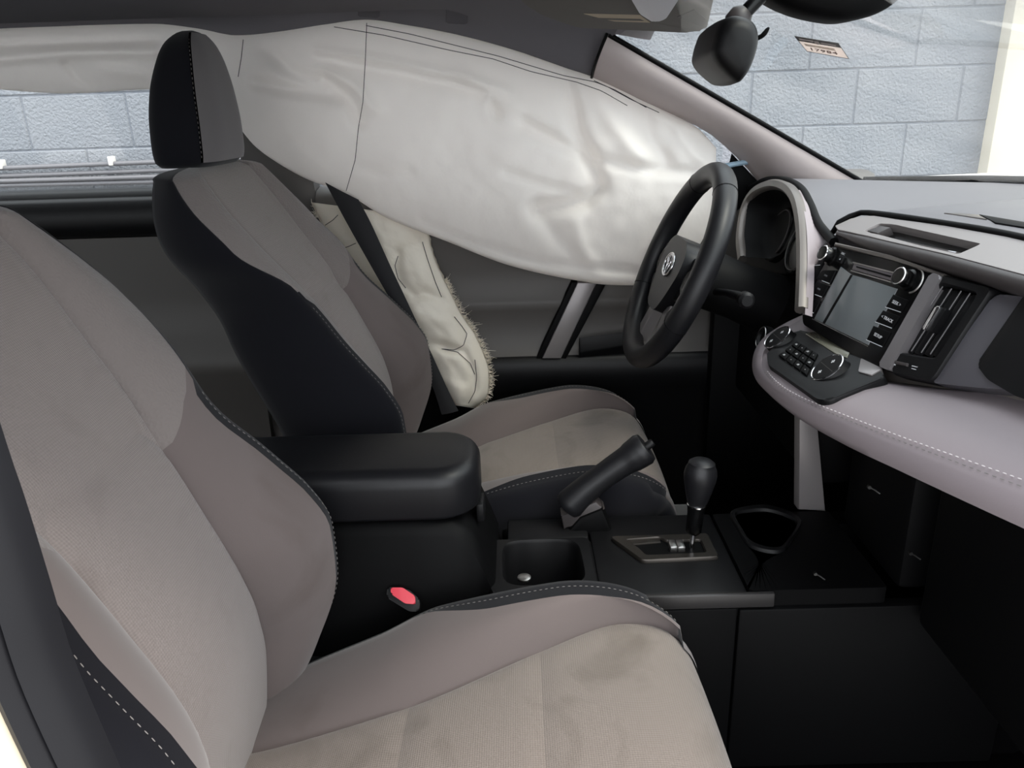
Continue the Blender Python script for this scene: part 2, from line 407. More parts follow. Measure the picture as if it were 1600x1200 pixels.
# windscreen
def ws_base(y): return Vector((1.19-.17*(abs(y)/.5)**2*.75-.11*max(0, abs(y)-.5)/.12, y, .842-.022*(abs(y)/.62)**2))
def ws_head(y): return Vector((.425-.05*(abs(y)/.55)**2, y*.9, 1.145-.03*(abs(y)/.55)**2))
def ws(y, t):
    p = ws_base(y).lerp(ws_head(y), t); b = math.sin(math.pi*t)*.03*max(0, 1-(y/.62)**2)
    return p+Vector((.3*b, 0, .95*b))
ys = np.linspace(-.62, .62, 33)
rings = [[ws(y, t) for y in ys] for t in np.linspace(-.02, 1.01, 17)]
wsg = loft('window_1', rings, M_glass, None); tag(wsg, 'dusty windscreen with faint reflections above the dashboard', 'windscreen', kind='structure')
tube('gasket', [ws(y, -.005)+Vector((0, 0, .008)) for y in np.linspace(-.62, .62, 40)], .007, M_blk2, wsg, 8)
for s in (1, -1):
    tube('gasket', [ws(.615*s, t)+Vector((0, 0, -.002)) for t in np.linspace(0, 1.035, 24)], .005, M_blk2, wsg, 8)

# A pillars
def pillar(nm, s, label):
    A = [ws(.615, t) for t in np.linspace(-.06, 1.035, 14)]
    Bp = [(1222, 330, .70), (1190, 290, .69), (1150, 245, .685), (1100, 203, .68), (1040, 178, .672), (980, 150, .665), (926, 124, .655)]
    B = smooth_line([U(px, py, y=yy) for px, py, yy in Bp], 14)
    rings = []
    for a, b in zip(A, B):
        if s < 0: b = a.lerp(b, .2)
        d = b-a; nrm = Vector((-.35, -.8, -.5)).normalized(); row = []
        for k in range(11):
            t = k/10; row.append(a+d*t+nrm*(math.sin(math.pi*t**.75)*(.030 if s > 0 else .006)))
        out = [b+Vector((.02, .05, .02)), a.lerp(b, .5)+Vector((.03, .08, .03)), a+Vector((.0, .012, -.004))]
        row += out
        rings.append([Vector((p.x, p.y*s, p.z)) for p in row])
    o = loft(nm, rings, M_pillar, None, True, True, 60); tag(o, label, 'pillar', kind='structure')
    if s > 0: tube('pillar_joint', [p+Vector((-.003, -.001, 0)) for p in rings[-1][:11]], .003, M_blk2, o, 6)
    return o
pillar('trim_1', 1, "pale grey pillar trim between windscreen and driver's door")
pillar('trim_2', -1, "pale grey pillar trim between windscreen and passenger's door opening")
# B pillars
rings = []
for z, x0, x1, y in ((0, -.46, -.26, .73), (.3, -.46, -.26, .735), (.6, -.45, -.27, .73), (.8, -.44, -.28, .71), (.95, -.43, -.29, .69), (1.1, -.42, -.30, .66)):
    rings.append([(x0, (y+.06), z), (x0, (y+.008), z), (x0+.02, y, z), (x1-.02, y, z), (x1, (y+.008), z), (x1, (y+.06), z)])
o = loft('trim_3', rings, M_door, None, True, True, 40); tag(o, "dark grey centre pillar trim behind the driver's seat", 'pillar', kind='structure')
# passenger-side centre pillar: painted post with a black rubber seal along its front edge
R_ = smooth_line([U(px, py, y=-.715) for px, py in [(-170, 200), (-90, 400), (-20, 620), (12, 720), (36, 790), (76, 920), (112, 1037), (182, 1200), (215, 1270)]], 30)
rings = []
for p in R_:
    x, z = p.x, p.z
    rings.append([Vector((x, -.712, z)), Vector((x-.002, -.722, z)), Vector((x-.007, -.732, z)), Vector((x-.013, -.736, z)), Vector((x-.0145, -.732, z)), Vector((x-.016, -.737, z)), Vector((x-.022, -.741, z)), Vector((x-.026, -.739, z)), Vector((x-.028, -.71, z)), Vector((x-.012, -.70, z))])
bp = loft('trim_4', rings, mat('rubber_seal', srgb(24, 24, 28), .5, spec=.3), None, True, True, 40); tag(bp, 'black rubber door seal on the centre pillar of the passenger side', 'door seal', kind='structure')
rings = []
for p in R_:
    x, z = p.x, p.z
    rings.append([Vector((x-.025, -.72, z)), Vector((x-.025, -.734, z)), Vector((x-.04, -.748, z)), Vector((x-.25, -.78, z)), Vector((x-.25, -.72, z))])
bp2 = loft('trim_8', rings, mat('cream_jamb', srgb(222, 208, 182), .5), None, True, True, 40); tag(bp2, 'white painted door jamb behind the black rubber seal', 'door jamb', kind='structure')

# doors: profile (y, z) swept along x
def door(nm, x0, x1, s, label, front):
    root = empty(nm, ((x0+x1)/2, s*.72, 0), label, 'door', kind='structure')
    off = Vector(root.location)
    def sweep(pn, prof, m_, xa=x0, xb=x1, n=12):
        rings = []
        for x in np.linspace(xa, xb, n):
            rings.append([Vector((x, s*y, z))-off for y, z in prof]+[Vector((x, s*.79, prof[-1][1]))-off, Vector((x, s*.79, prof[0][1]))-off])
        return loft(pn, rings, m_, root, True, True, 50)
    if front:
        sweep('upper_panel', [(.745, .835), (.715, .83), (.70, .815), (.697, .79), (.705, .72), (.715, .64), (.717, .585), (.708, .57), (.705, .56), (.71, .545), (.715, .52), (.715, .46), (.70, .437)], M_door)
        sweep('armrest', [(.70, .437), (.692, .43), (.687, .42), (.685, .40), (.688, .38), (.70, .35)], M_doorblk)
        sweep('lower_panel', [(.70, .36), (.715, .34), (.72, .1), (.71, .02)], M_doorblk)
    else:
        sweep('window_ledge', [(.76, .845), (.735, .846), (.722, .84), (.715, .83)], M_doorblk)
        sweep('upper_panel', [(.715, .83), (.70, .822), (.69, .80), (.688, .775), (.70, .75), (.72, .742)], M_doorblk)
        sweep('lower_panel', [(.72, .74), (.722, .6), (.72, .5), (.68, .46), (.68, .42), (.72, .36), (.72, .05), (.71, .02)], M_door)
    return root
d1 = door('door_1', -.28, .95, 1, "driver's door with dark grey panel, below the curtain airbag", True)
off = Vector(d1.location)
# slanted pale grip on the driver's door with black edges
def dpx(px, py, y=.70): return U(px, py, y=y)-off
for nm, q, m_, o_ in (('pull_handle', [(902, 440), (932, 440), (876, 558), (847, 558)], M_silver, .012), ('handle_edge', [(893, 440), (903, 440), (848, 558), (838, 558)], M_blk2, .008), ('handle_edge', [(931, 440), (948, 440), (884, 560), (875, 558)], M_blk2, .008)):
    prism(nm, [dpx(*p) for p in q], (0, -1, 0), o_, .02, m_, d1, .003)
prism('switch_panel', [dpx(*p, .69) for p in [(905, 530), (985, 520), (1000, 540), (905, 556)]], (0, -.5, .8), .008, .02, M_blk, d1, .004)
prism('mirror_corner', [dpx(*p, .70) for p in [(1143, 240), (1196, 296), (1150, 330), (1128, 300)]], (-.3, -1, 0), .006, .01, M_blk2, d1, .002)
d2 = door('door_2', -1.5, -.46, 1, "rear door behind the driver's seat, black ledge under its window", False)
d4 = door('door_4', -1.5, -.46, -1, "rear door behind the passenger's seat", False)
for s, nm, x0, x1 in ((1, 'window_2', -1.5, -.44), (1, 'window_3', -.30, .62), (-1, 'window_4', -1.5, -.44)):
    rings = [[(x, s*(.755-.25*(z-.82)), z) for x in np.linspace(x0, x1 if z < .9 else min(x1, .62-(z-.9)*1.1), 8)] for z in np.linspace(.80, 1.13, 8)]
    o = loft(nm, rings, M_glass2, None); tag(o, 'side window glass '+('of the rear door with the block wall behind it' if nm == 'window_2' else "of the driver's door behind the curtain airbag" if nm == 'window_3' else "of the rear door on the passenger's side"), 'window', kind='structure')
# bonnet and sill outside
rings = []
for t in np.linspace(0, 1, 10):
    rings.append([(1.27-.2*y*y+(.88+.2*y*y)*t, y*.86, .818+.012*math.sin(t*2.2)-.12*t**3-.012*abs(y)**3) for y in np.linspace(-1, 1, 17)]+[(1.27+.88*t, .86, .74-.12*t**3), (1.27+.88*t, -.86, .74-.12*t**3)])
hood = loft('bonnet', rings, M_white, None, True, True, 60); tag(hood, 'white bonnet of the car beyond the windscreen', 'bonnet')
sill = box('trim_6', (-1.9, -.86, -.2), (1.3, -.74, .02), M_white, None, .02); tag(sill, 'white door sill below the open passenger side', 'sill', kind='structure')
for s in (1,):
    o = box('trim_7', (-1.9, .70, -.2), (1.3, .84, .03), M_white, None, .02); tag(o, "white sill below the driver's doors", 'sill', kind='structure')

# ================================================================== SEATS
zt = [.26, .285, .338, .44, .51, .56, .60, .665, .73, .80, .86, .90]
f_xb = pchip(zt, [-.11, -.09, -.065, -.036, -.040, -.064, -.097, -.152, -.196, -.243, -.298, -.33])
f_xi = pchip([.26, .30, .44, .51, .6, .7, .8, .9], [-.125, -.118, -.112, -.12, -.155, -.208, -.278, -.345])
f_xr = pchip([.26, .48, .6, .724, .825, .9], [-.20, -.25, -.305, -.36, -.405, -.412])
f_W = pchip([.26, .34, .5, .62, .68, .73, .79, .84, .88, .90], [.225, .242, .25, .234, .216, .226, .246, .24, .222, .205])
f_b1 = pchip([.26, .36, .45, .55, .66, .75, .85, .9], [.15, .15, .125, .10, .105, .124, .140, .132])
Z0 = .70
def back_point(seg, t, z, side):
    """point of the backrest surface; seg/t say where on the half section"""
    xi, xb, xr, Wd, b1 = f_xi(z), f_xb(z), f_xr(z), f_W(z), f_b1(z)
    sm = max(0, min(1, (z-.73)/.07)); sm = sm*sm*(3-2*sm)
    yr = Wd-.028+.020*sm; xb = xb-.030*sm; e1 = yr-(.016 if z < .70 else .004)
    if seg == 0:
        y = b1*t; x = xi+.012*(1-t*t)*math.exp(-((z-.5)/.2)**2)-.006*max(0, (t-.9)/.1)**2
    elif seg == 1:
        bul = .010+.007*math.exp(-((z-.48)/.1)**2)+.014*sm
        x = xi+(xb-xi)*t+bul*math.sin(math.pi*t)*(1-.35*t)-.006*max(0, (.1-t)/.1)**2; y = b1+(e1-b1)*t
    elif seg == 2:
        y = e1+(yr-e1)*t; x = xb-.002*t
    elif seg == 3:
        a = Vector((yr, xb-.002)); b = Vector((Wd+.004, xb+.002)); c = Vector((Wd+.004, xr+.04)); d = Vector((Wd-.05, xr)); 
        k = 1-t; p = a*k**3+b*3*k*k*t+c*3*k*t*t+d*t**3; y, x = p
    else:
        y = (Wd-.05)*(1-t); x = xr-.006*t
    return y*side, x
def build_seat_meshes():
    """returns dict name -> list of meshes(V, F) for one seat, in seat coordinates"""
    segn = [12, 10, 3, 12, 6]
    cols = []
    for sg, n in enumerate(segn):
        for k in range(n): cols.append((sg, k/n))
    cols.append((4, 1.0)); half = len(cols)
    full = [(sg, t, -1) for sg, t in cols[::-1]][:-1] + [(sg, t, 1) for sg, t in cols]   # rear-left .. centre .. rear-right
    zrows = list(np.linspace(.26, Z0, 36))+list(np.linspace(Z0, .90, 18))[1:]
    r0_ = 35
    def zw(z, sg, t, y):
        w = math.exp(-((z-Z0)/.11)**2)
        if sg == 0: dz = -.012
        elif sg == 1: dz = -.04+.065*t
        else: dz = .025 if sg == 2 else .025*(1-t) if sg == 3 else 0
        if sg == 0: dz += -.02*max(0, t-.8)/.2
        return z+dz*w
    G = []
    for z in zrows:
        row = []
        for sg, t, s in full:
            zz = zw(z, sg, t, 0); y, x = back_point(sg, t, zz, s)
            if sg == 0: x -= {35: .006, 34: .0025, 36: .0025}.get(len(G), 0)
            row.append(Vector((x, y, zz)))
        G.append(row)
    top = G[-1]; xm = sum(p.x for p in top)/len(top)
    for k in range(1, 8):
        th = k/7*math.pi/2; c = math.cos(th)*.98+.02
        G.append([Vector((xm+(p.x-xm)*c-.012*math.sin(th), p.y*(.35+.65*c), .90+.016*math.sin(th))) for p in top])
    parts = {}
    nc = len(full)
    def add(key, i, j):
        V, Fc, mp = parts.setdefault(key, ([], [], {}))
        f = []
        for a, b in ((i, j), (i, j+1), (i+1, j+1), (i+1, j)):
            if (a, b) not in mp: mp[(a, b)] = len(V); V.append(G[a][b])
            f.append(mp[(a, b)])
        Fc.append(tuple(f))
    for i in range(len(G)-1):
        for j in range(nc-1):
            a, b = full[j], full[j+1]; s = a[2] if a[2] == b[2] else 1
            if a[2] != b[2]: s = 1 if j >= half-1 else -1
            sg = a[0] if s > 0 else b[0]
            sd = 'L' if s > 0 else 'R'
            if sg == 0: key = 'lower_insert' if i < r0_ else 'upper_insert'
            elif sg == 1: key = ('bolster' if i < r0_ else 'wing')+'|'+sd
            elif sg == 2: key = ('edge_band' if i < r0_ else 'wing')+'|'+sd
            else: key = 'shell'
            add(key, i, j)
    def ridge(s, z0_, z1_, seg=2, t=.9, lift=.0012):
        out = []
        for z in np.linspace(z0_, z1_, 40):
            y, x = back_point(seg, t, z, s); out.append(Vector((x+lift, y, z)))
        return out
    return parts, ridge
SP, RIDGE = build_seat_meshes()

cpath = smooth_line([(-.18, 0, .265), (-.05, 0, .295), (.05, 0, .315), (.15, 0, .335), (.25, 0, .352), (.33, 0, .358), (.385, 0, .345), (.415, 0, .31), (.425, 0, .25), (.418, 0, .185)], 64)
def cush():
    hr = pchip([-.18, -.1, .0, .094, .25, .33, .385, .415, .43], [.004, .012, .024, .046, .05, .036, .018, .008, .004])
    wd = pchip([-.18, -.08, .1, .3, .385, .42, .43], [.20, .232, .25, .25, .238, .225, .222])
    b1 = pchip([-.18, -.13, .05, .216, .33, .40, .43], [.075, .075, .10, .158, .196, .198, .196])
    segn = [12, 10, 3, 10]
    cols = []
    for sg, n in enumerate(segn):
        for k in range(n): cols.append((sg, k/n))
    cols.append((3, 1.0)); half = len(cols)
    full = [(sg, t, -1) for sg, t in cols[::-1]][:-1]+[(sg, t, 1) for sg, t in cols]
    G = []; n = len(cpath); s1 = min(range(n), key=lambda i: abs(cpath[i].x-.05)+(9 if i > 45 else 0)); s2 = min(range(n), key=lambda i: abs(cpath[i].x-.217)+(9 if i > 45 else 0))
    for i, p in enumerate(cpath):
        t_ = (cpath[min(i+1, n-1)]-cpath[max(i-1, 0)]).normalized(); nr = Vector((-t_.z, 0, t_.x))
        xx = p.x if i < 50 else .43
        H, Wd, B = hr(xx), wd(xx), b1(xx); yr = Wd-.025; q_ = max(0, min(1, (xx-.05)/.12)); e1 = yr-(.004+.028*q_*q_*(3-2*q_)); row = []
        g = 0
        for sx in (s1, s2):
            d = abs(i-sx)
            if d < 2: g -= (.004, .0015)[d]
        drop = .13
        for sg, t, s in full:
            if sg == 0: y = B*t; h = .006*(1-t*t)-.005*max(0, (t-.9)/.1)**2+g*(1 if t < .97 else .4)
            elif sg == 1:
                y = B+(e1-B)*t; h = H*t+.018*math.sin(math.pi*t)*(1-.3*t)*min(1, H/.03)-.005*max(0, (.1-t)/.1)**2
            elif sg == 2: y = e1+(yr-e1)*t; h = H-.004*t
            else:
                a = Vector((yr, H-.004)); b = Vector((Wd+.006, H-.006)); c = Vector((Wd+.004, H-.05)); d = Vector((Wd-.012, H-drop)); k = 1-t
                q = a*k**3+b*3*k*k*t+c*3*k*t*t+d*t**3; y, h = q
                if i > 46: h *= .5
            row.append(p+nr*h+Vector((0, y*s, 0)))
        G.append(row)
    parts = {}
    def add(key, i, j):
        V, Fc, mp = parts.setdefault(key, ([], [], {})); f = []
        for a, b in ((i, j), (i, j+1), (i+1, j+1), (i+1, j)):
            if (a, b) not in mp: mp[(a, b)] = len(V); V.append(G[a][b])
            f.append(mp[(a, b)])
        Fc.append(tuple(f))
    nc = len(full)
    for i in range(n-1):
        for j in range(nc-1):
            s = 1 if j >= half-1 else -1; sg = full[j][0] if s > 0 else full[j+1][0]; sd = 'L' if s > 0 else 'R'
            if sg == 0: key = 'rear_insert' if i < s1 else 'middle_insert' if i < s2 else 'front_insert'
            elif sg == 1: key = 'bolster|'+sd
            elif sg == 2: key = ('bolster|'+sd) if cpath[i].x < .06 else ('edge_band|'+sd)
            else: key = 'shell'
            add(key, i, j)
    V, Fc, mp = parts['shell']
    for i in range(n-1):
        if all(k in mp for k in ((i, 0), (i+1, 0), (i, nc-1), (i+1, nc-1))): Fc.append((mp[(i, 0)], mp[(i+1, 0)], mp[(i+1, nc-1)], mp[(i, nc-1)]))
    jr = {1: half-1+segn[0]+segn[1]+2, -1: half-1-(segn[0]+segn[1]+2)}
    rid = {s: [G[i][jr[s]]+Vector((0, 0, .0012)) for i in range(n) if .06 < cpath[i].x and i < 52] for s in (1, -1)}
    rid2 = {s: [G[i][jr[s]]+Vector((0, 0, .0012)) for i in range(n) if cpath[i].x <= .06 and i > 8 and i < 52] for s in (1, -1)}
    return parts, rid, rid2
CP_, CR_, CR2_ = cush()

def headrest(parent):
    # horizontal slices: (z, x rear, x front, half width)
    zs = [.915, .922, .94, .98, 1.03, 1.08, 1.105, 1.12, 1.127, 1.129]
    xa = pchip(zs, [-.438, -.446, -.448, -.446, -.438, -.422, -.410, -.396, -.384, -.376])
    xf = pchip(zs, [-.345, -.337, -.333, -.332, -.335, -.342, -.349, -.357, -.364, -.37])
    hw = pchip(zs, [.096, .102, .104, .102, .095, .078, .062, .042, .024, .005])
    rows = list(np.linspace(.915, 1.105, 26))+[1.11, 1.115, 1.12, 1.124, 1.127, 1.129]
    n = 48; G = []
    for z in rows:
        a, f_, w = xa(z), xf(z), hw(z); row = []
        for k in range(n):
            th = 2*math.pi*k/n; c, s = math.cos(th), math.sin(th); e = .62
            cx = math.copysign(abs(c)**e, c); sy = math.copysign(abs(s)**e, s)
            row.append(Vector(((a+f_)/2+cx*(f_-a)/2, sy*w, z)))
        G.append(row)
    parts = {'f': ([], [], {}), 's': ([], [], {})}
    for i in range(len(G)-1):
        for j in range(n):
            th = (j+.5)/n*2*math.pi; key = 'f' if math.cos(th) > .52 and 1 <= i < len(G)-3 else 's'
            V, Fc, mp = parts[key]; f = []
            for a, b in ((i, j), (i, (j+1) % n), (i+1, (j+1) % n), (i+1, j)):
                if (a, b) not in mp: mp[(a, b)] = len(V); V.append(G[a][b]+(Vector((.004, 0, 0)) if key == 'f' else Vector()))
                f.append(mp[(a, b)])
            Fc.append(tuple(f))
    V, Fc, mp = parts['s']; Fc.append(tuple(mp[(0, j)] for j in range(n)) if all((0, j) in mp for j in range(n)) else Fc[0])
    sh = from_data('headrest', V, Fc, M_blkcloth, parent, True)
    fp = from_data('front_panel', parts['f'][0], parts['f'][1], M_hr, sh, True)
    js = [j for j in range(n) if math.cos((j+.5)/n*2*math.pi) > .52]
    jl = max(j for j in js if j < n/2)+1; jr_ = min(j for j in js if j > n/2)
    for jj in (jl, jr_):
        dashes('stitching', [G[i][jj]+Vector((.0022, math.copysign(.0025, G[i][jj].y), 0)) for i in range(2, len(G)-4)], M_stitch, sh)
    for s in (-1, 1): tube('headrest_post', [(-.385, s*.06, .93), (-.375, s*.06, .86)], .006, M_chrome, sh, 8)
    return sh

SMAT = {'lower_insert': M_ins_b, 'upper_insert': M_ins_b, 'bolster': M_bol, 'wing': M_wing, 'edge_band': M_blkcloth, 'shell': M_blkcloth}
CMAT = {'rear_insert': M_ins_c, 'middle_insert': M_ins_c, 'front_insert': M_ins_c, 'bolster': M_bol, 'edge_band': M_blkcloth, 'shell': M_blkcloth}
def make_seat(nm, loc, label, turn, ahead=0.):
    root = empty(nm, loc, label, 'car seat')
    V, Fc, _ = SP['shell']; bk = from_data('backrest', V, Fc, M_blkcloth, root)
    for k, (V, Fc, _) in SP.items():
        if k == 'shell': continue
        b = k.split('|')[0]; from_data(b, V, Fc, SMAT[b], bk)
    for s in (-1, 1):
        dashes('stitching', RIDGE(s, .33, .70), M_stitch, bk)
    V, Fc, _ = CP_['shell']; cs = from_data('seat_cushion', V, Fc, M_blkcloth, root)
    for k, (V, Fc, _) in CP_.items():
        if k == 'shell': continue
        b = k.split('|')[0]; from_data(b, V, Fc, CMAT[b], cs)
    for s in (-1, 1):
        dashes('stitching', CR_[s], M_stitch, cs); dashes('stitching', CR2_[s], M_stitch, cs)
    hr = headrest(root)
    cs.location.x = ahead
    # black base, side shields and rails
    bx = box('seat_base', (-.2, -.2, .07), (.36, .2, .24), M_blk2, root, .02)
    for s in (-1, 1):
        pts = [(-.23, s*.247, .12), (.30, s*.247, .12), (.34, s*.247, .17), (.33, s*.247, .23), (.1, s*.247, .25), (-.1, s*.247, .27), (-.2, s*.247, .30), (-.25, s*.247, .22)]
        prism('side_shield', roundpoly(pts, .02), (0, s, 0), .006, .02, M_blk, root, .004)
        box('seat_rail', (-.25, s*.19-.02, .0), (.34, s*.19+.02, .07), M_metal, root, .004)
    if turn:
        p = Vector((-.13, 0, .28)); R = Matrix.Rotation(turn, 4, 'Y'); T = Matrix.Translation(p) @ R @ Matrix.Translation(-p)
        for o in (bk, hr): o.matrix_local = T
    return root
driver = make_seat('driver_seat', (0, .37, 0), 'grey cloth seat with black sides and headrest, behind the steering wheel', 0, .01)
passenger = make_seat('passenger_seat', (-.062, -.385, -.006), 'stained grey cloth seat beside the open doorway, facing the dashboard', math.radians(3.), .018)

# ================================================================== CURTAIN AIRBAG
def seg_dist(p, line):
    best = 1e9
    for a, b in zip(line[:-1], line[1:]):
        ab = (b[0]-a[0], b[1]-a[1]); L = ab[0]**2+ab[1]**2
        t = max(0, min(1, ((p[0]-a[0])*ab[0]+(p[1]-a[1])*ab[1])/L))
        d = math.hypot(p[0]-a[0]-t*ab[0], p[1]-a[1]-t*ab[1]); best = min(best, d)
    return best
# creases of the bag, given as outlines on the cloth: (line, height, half width)
FOLDS = [([(500, 78), (640, 102), (740, 126), (795, 142)], .010, 9), ([(500, 92), (650, 120), (750, 142)], -.008, 12),
         ([(885, 122), (903, 205), (920, 240), (936, 290), (915, 312), (840, 328)], -.022, 15),
         ([(820, 195), (870, 222), (915, 242)], -.014, 14), ([(790, 270), (850, 288), (900, 300)], -.006, 8),
         ([(505, 120), (545, 150), (560, 190)], -.014, 12), ([(520, 112), (560, 140), (585, 170)], .010, 12),
         ([(400, 130), (470, 142), (530, 150)], -.012, 14), ([(420, 78), (455, 112), (500, 130)], -.012, 14),
         ([(770, 162), (776, 178)], -.012, 9), ([(720, 110), (765, 150), (800, 165)], .008, 16),
         ([(660, 345), (740, 382), (850, 412), (990, 424)], -.010, 8), ([(650, 358), (740, 398), (860, 428), (990, 440)], .006, 8),
         ([(940, 160), (965, 200), (1000, 245)], .012, 20), ([(1000, 160), (1015, 215), (1040, 250)], -.012, 16),
         ([(1030, 180), (1062, 196), (1100, 204)], .014, 12), ([(930, 250), (1000, 262), (1080, 270)], -.010, 12), ([(1060, 205), (1085, 240), (1112, 262)], .010, 12),
         ([(560, 262), (600, 272), (640, 268)], -.006, 10), ([(840, 330), (870, 370), (900, 405)], -.008, 14), ([(900, 350), (910, 390), (930, 420)], .007, 14),
         ([(0, 92), (100, 82), (240, 80)], .010, 14), ([(105, 100), (120, 120), (140, 135)], -.008, 9), ([(0, 70), (120, 66), (240, 62)], -.008, 9), ([(160, 110), (220, 118)], .006, 12)]
NZ = lambda x, y, s: noise.noise(Vector((x*s, y*s, 3.1)))
T_ = pchip([-60, 0, 120, 240, 310, 372, 440, 505, 570, 640, 700, 800, 870, 930, 1000, 1050, 1090, 1120], [48, 43, 38, 35, 42, 52, 46, 36, 28, 37, 48, 74, 98, 118, 152, 178, 200, 232])
B_ = pchip([-60, 0, 100, 240, 300, 360, 400, 430, 480, 540, 600, 700, 800, 900, 950, 1000, 1040, 1075, 1100, 1114, 1120], [136, 140, 146, 140, 150, 185, 230, 252, 280, 302, 338, 378, 416, 438, 445, 446, 436, 408, 370, 320, 272])
def bag_y(px, py):
    """distance of the cloth from the car's centre line"""
    t = (py-T_(px))/max(1, B_(px)-T_(px)); t = max(0, min(1, t))
    fr = min(1, max(0, (1122-px)/60)); fr = math.sqrt(fr)
    fat = pchip([-60, 240, 380, 480, 700, 900, 1050, 1120], [.035, .035, .03, .045, .06, .055, .04, .02])(px)
    bulge = fat*fr*math.sin(math.pi*min(1, t**.85))**.75
    y = .652-.012*t-bulge
    w = math.sin(math.pi*t)**.5*fr if 0 < t < 1 else 0
    for ln, a, wd in FOLDS:
        d = seg_dist((px, py), ln)
        if d < 3*wd: y -= 1.5*a*math.exp(-(d/(wd*.8))**2)*w
    return y-.008*NZ(px, py, .012)*w-.003*NZ(px, py, .04)*w
def bag_pt(px, py, lift=0): return U(px, py, y=bag_y(px, py)-lift)
NC, NR = 300, 56
rings = []
for i in range(NC+1):
    px = -420+1539*i/NC; a, b = T_(px), B_(px); col = []
    for j in range(NR+1):
        t = j/NR; col.append(bag_pt(px, a+(b-a)*t))
    for j in range(10, 0, -1):
        t = j/11; q = U(px, a+(b-a)*t, y=.664+.02*math.sin(math.pi*t)); col.append(q)
    rings.append(col)
bag = loft('curtain_airbag', rings, M_bag, None, True, True)
tag(bag, "deployed white curtain airbag hanging over the driver's side windows", 'airbag')
def seam(pts, r_=.0007, m_=M_thread, parent=bag, nm='seam', n=50):
    L = resample([Vector((x, y, 0)) for x, y in pts], n)
    tube(nm, [bag_pt(p.x, p.y, .0008) for p in L], r_, m_, parent, 5)
seam([(573, 36), (571, 90), (567, 160), (560, 200), (555, 250), (541, 298)])
seam([(522, 42), (600, 55), (700, 78), (770, 92), (830, 112), (900, 128), (940, 142), (980, 165)])
seam([(572, 40), (640, 53), (700, 68), (780, 88), (830, 103), (880, 118), (930, 128), (960, 140), (1010, 168)])
seam([(380, 62), (377, 90), (372, 120)])
seam([(928, 126), (950, 136), (985, 155), (1030, 176)])
# pale tether at the front end of the curtain
te = tube('airbag_tether', [U(1118, 262, y=.66), U(1140, 258, y=.67), U(1162, 254, y=.675), U(1182, 251, y=.68)], .007, M_tether, None, 8, flat=.8)
tag(te, 'pale blue strap from the curtain airbag to the windscreen pillar', 'strap')

# ================================================================== SEAT SIDE AIRBAG
rowsA = [((486, 316), (668, 340)), ((497, 340), (672, 372)), ((515, 372), (684, 412)), ((545, 415), (702, 450)), ((580, 460), (722, 490)), ((615, 505), (745, 525)), ((645, 548), (762, 565)), ((668, 585), (766, 598)), ((688, 615), (760, 622)), ((703, 632), (742, 638))]
Lx = smooth_line([Vector((a[0], a[1], 0)) for a, b in rowsA], 60); Rx = smooth_line([Vector((b[0], b[1], 0)) for a, b in rowsA], 60)
SF = [([(620, 345), (640, 330), (665, 350)], -.004, 6), ([(622, 395), (640, 385), (665, 375)], -.008, 6), ([(622, 395), (618, 420), (628, 445), (645, 455)], -.008, 7), ([(635, 465), (665, 458), (690, 468)], -.01, 7),
      ([(670, 535), (700, 545), (725, 545), (730, 520), (715, 495)], -.01, 7), ([(690, 540), (725, 552), (742, 580), (743, 610), (730, 635)], -.01, 7), ([(650, 490), (690, 500)], .008, 12), ([(700, 600), (715, 615)], .008, 14), ([(660, 420), (670, 440)], .008, 16),
      ([(520, 380), (555, 350)], -.006, 6), ([(535, 390), (560, 380)], -.008, 6)]
def sb_y(p, t):
    y = .684-.038*math.sin(math.pi*t)**.6
    for ln, a, wd in SF:
        d = seg_dist((p.x, p.y), ln)
        if d < 3*wd: y -= a*math.exp(-(d/wd)**2)*math.sin(math.pi*t)**.5
    return y-.006*NZ(p.x, p.y, .03)*math.sin(math.pi*t)-.003*NZ(p.x, p.y, .09)*math.sin(math.pi*t)**.5
rings = []
for i, (a, b) in enumerate(zip(Lx, Rx)):
    row = []
    for j in range(33):
        t = j/32; p = a.lerp(b, t)
        if j == 32: p = p+Vector((2.2*NZ(i*9, 2, .3)+1.0*math.sin(i*2.3), 0, 0))
        row.append(U(p.x, p.y, y=sb_y(p, t)))
    for j in range(8, 0, -1):
        t = j/9; p = a.lerp(b, t); row.append(U(p.x, p.y, y=.690+.004*math.sin(math.pi*t)))
    rings.append(row)
sbag = loft('seat_side_airbag', rings, M_bag2, None, True, True)
tag(sbag, "torn silvery side airbag with frayed edge beside the driver's seat", 'airbag')
def sb_on(px, py, lift=.002):
    # nearest row
    best = min(range(60), key=lambda i: abs((Lx[i].y+(Rx[i].y-Lx[i].y)*max(0, min(1, (px-Lx[i].x)/(Rx[i].x-Lx[i].x))))-py))
    t = max(0.02, min(.98, (px-Lx[best].x)/(Rx[best].x-Lx[best].x)))
    return U(px, py, y=sb_y(Vector((px, py, 0)), t)-lift)
for ln in ([(660, 378), (668, 405), (680, 440), (690, 464)], [(622, 400), (617, 415), (622, 435), (634, 450)], [(710, 495), (722, 510), (730, 522), (724, 540), (710, 547), (690, 545)], [(742, 562), (745, 590), (742, 612), (732, 630)], [(690, 545), (715, 550), (735, 568), (742, 585)], [(530, 390), (545, 385), (556, 380)], [(508, 352), (520, 344), (528, 336)]):
    L = resample([Vector((x, y, 0)) for x, y in ln], 20); tube('seam', [sb_on(p.x, p.y) for p in L], .0008, M_thread, sbag, 5)
V = []; Fc = []
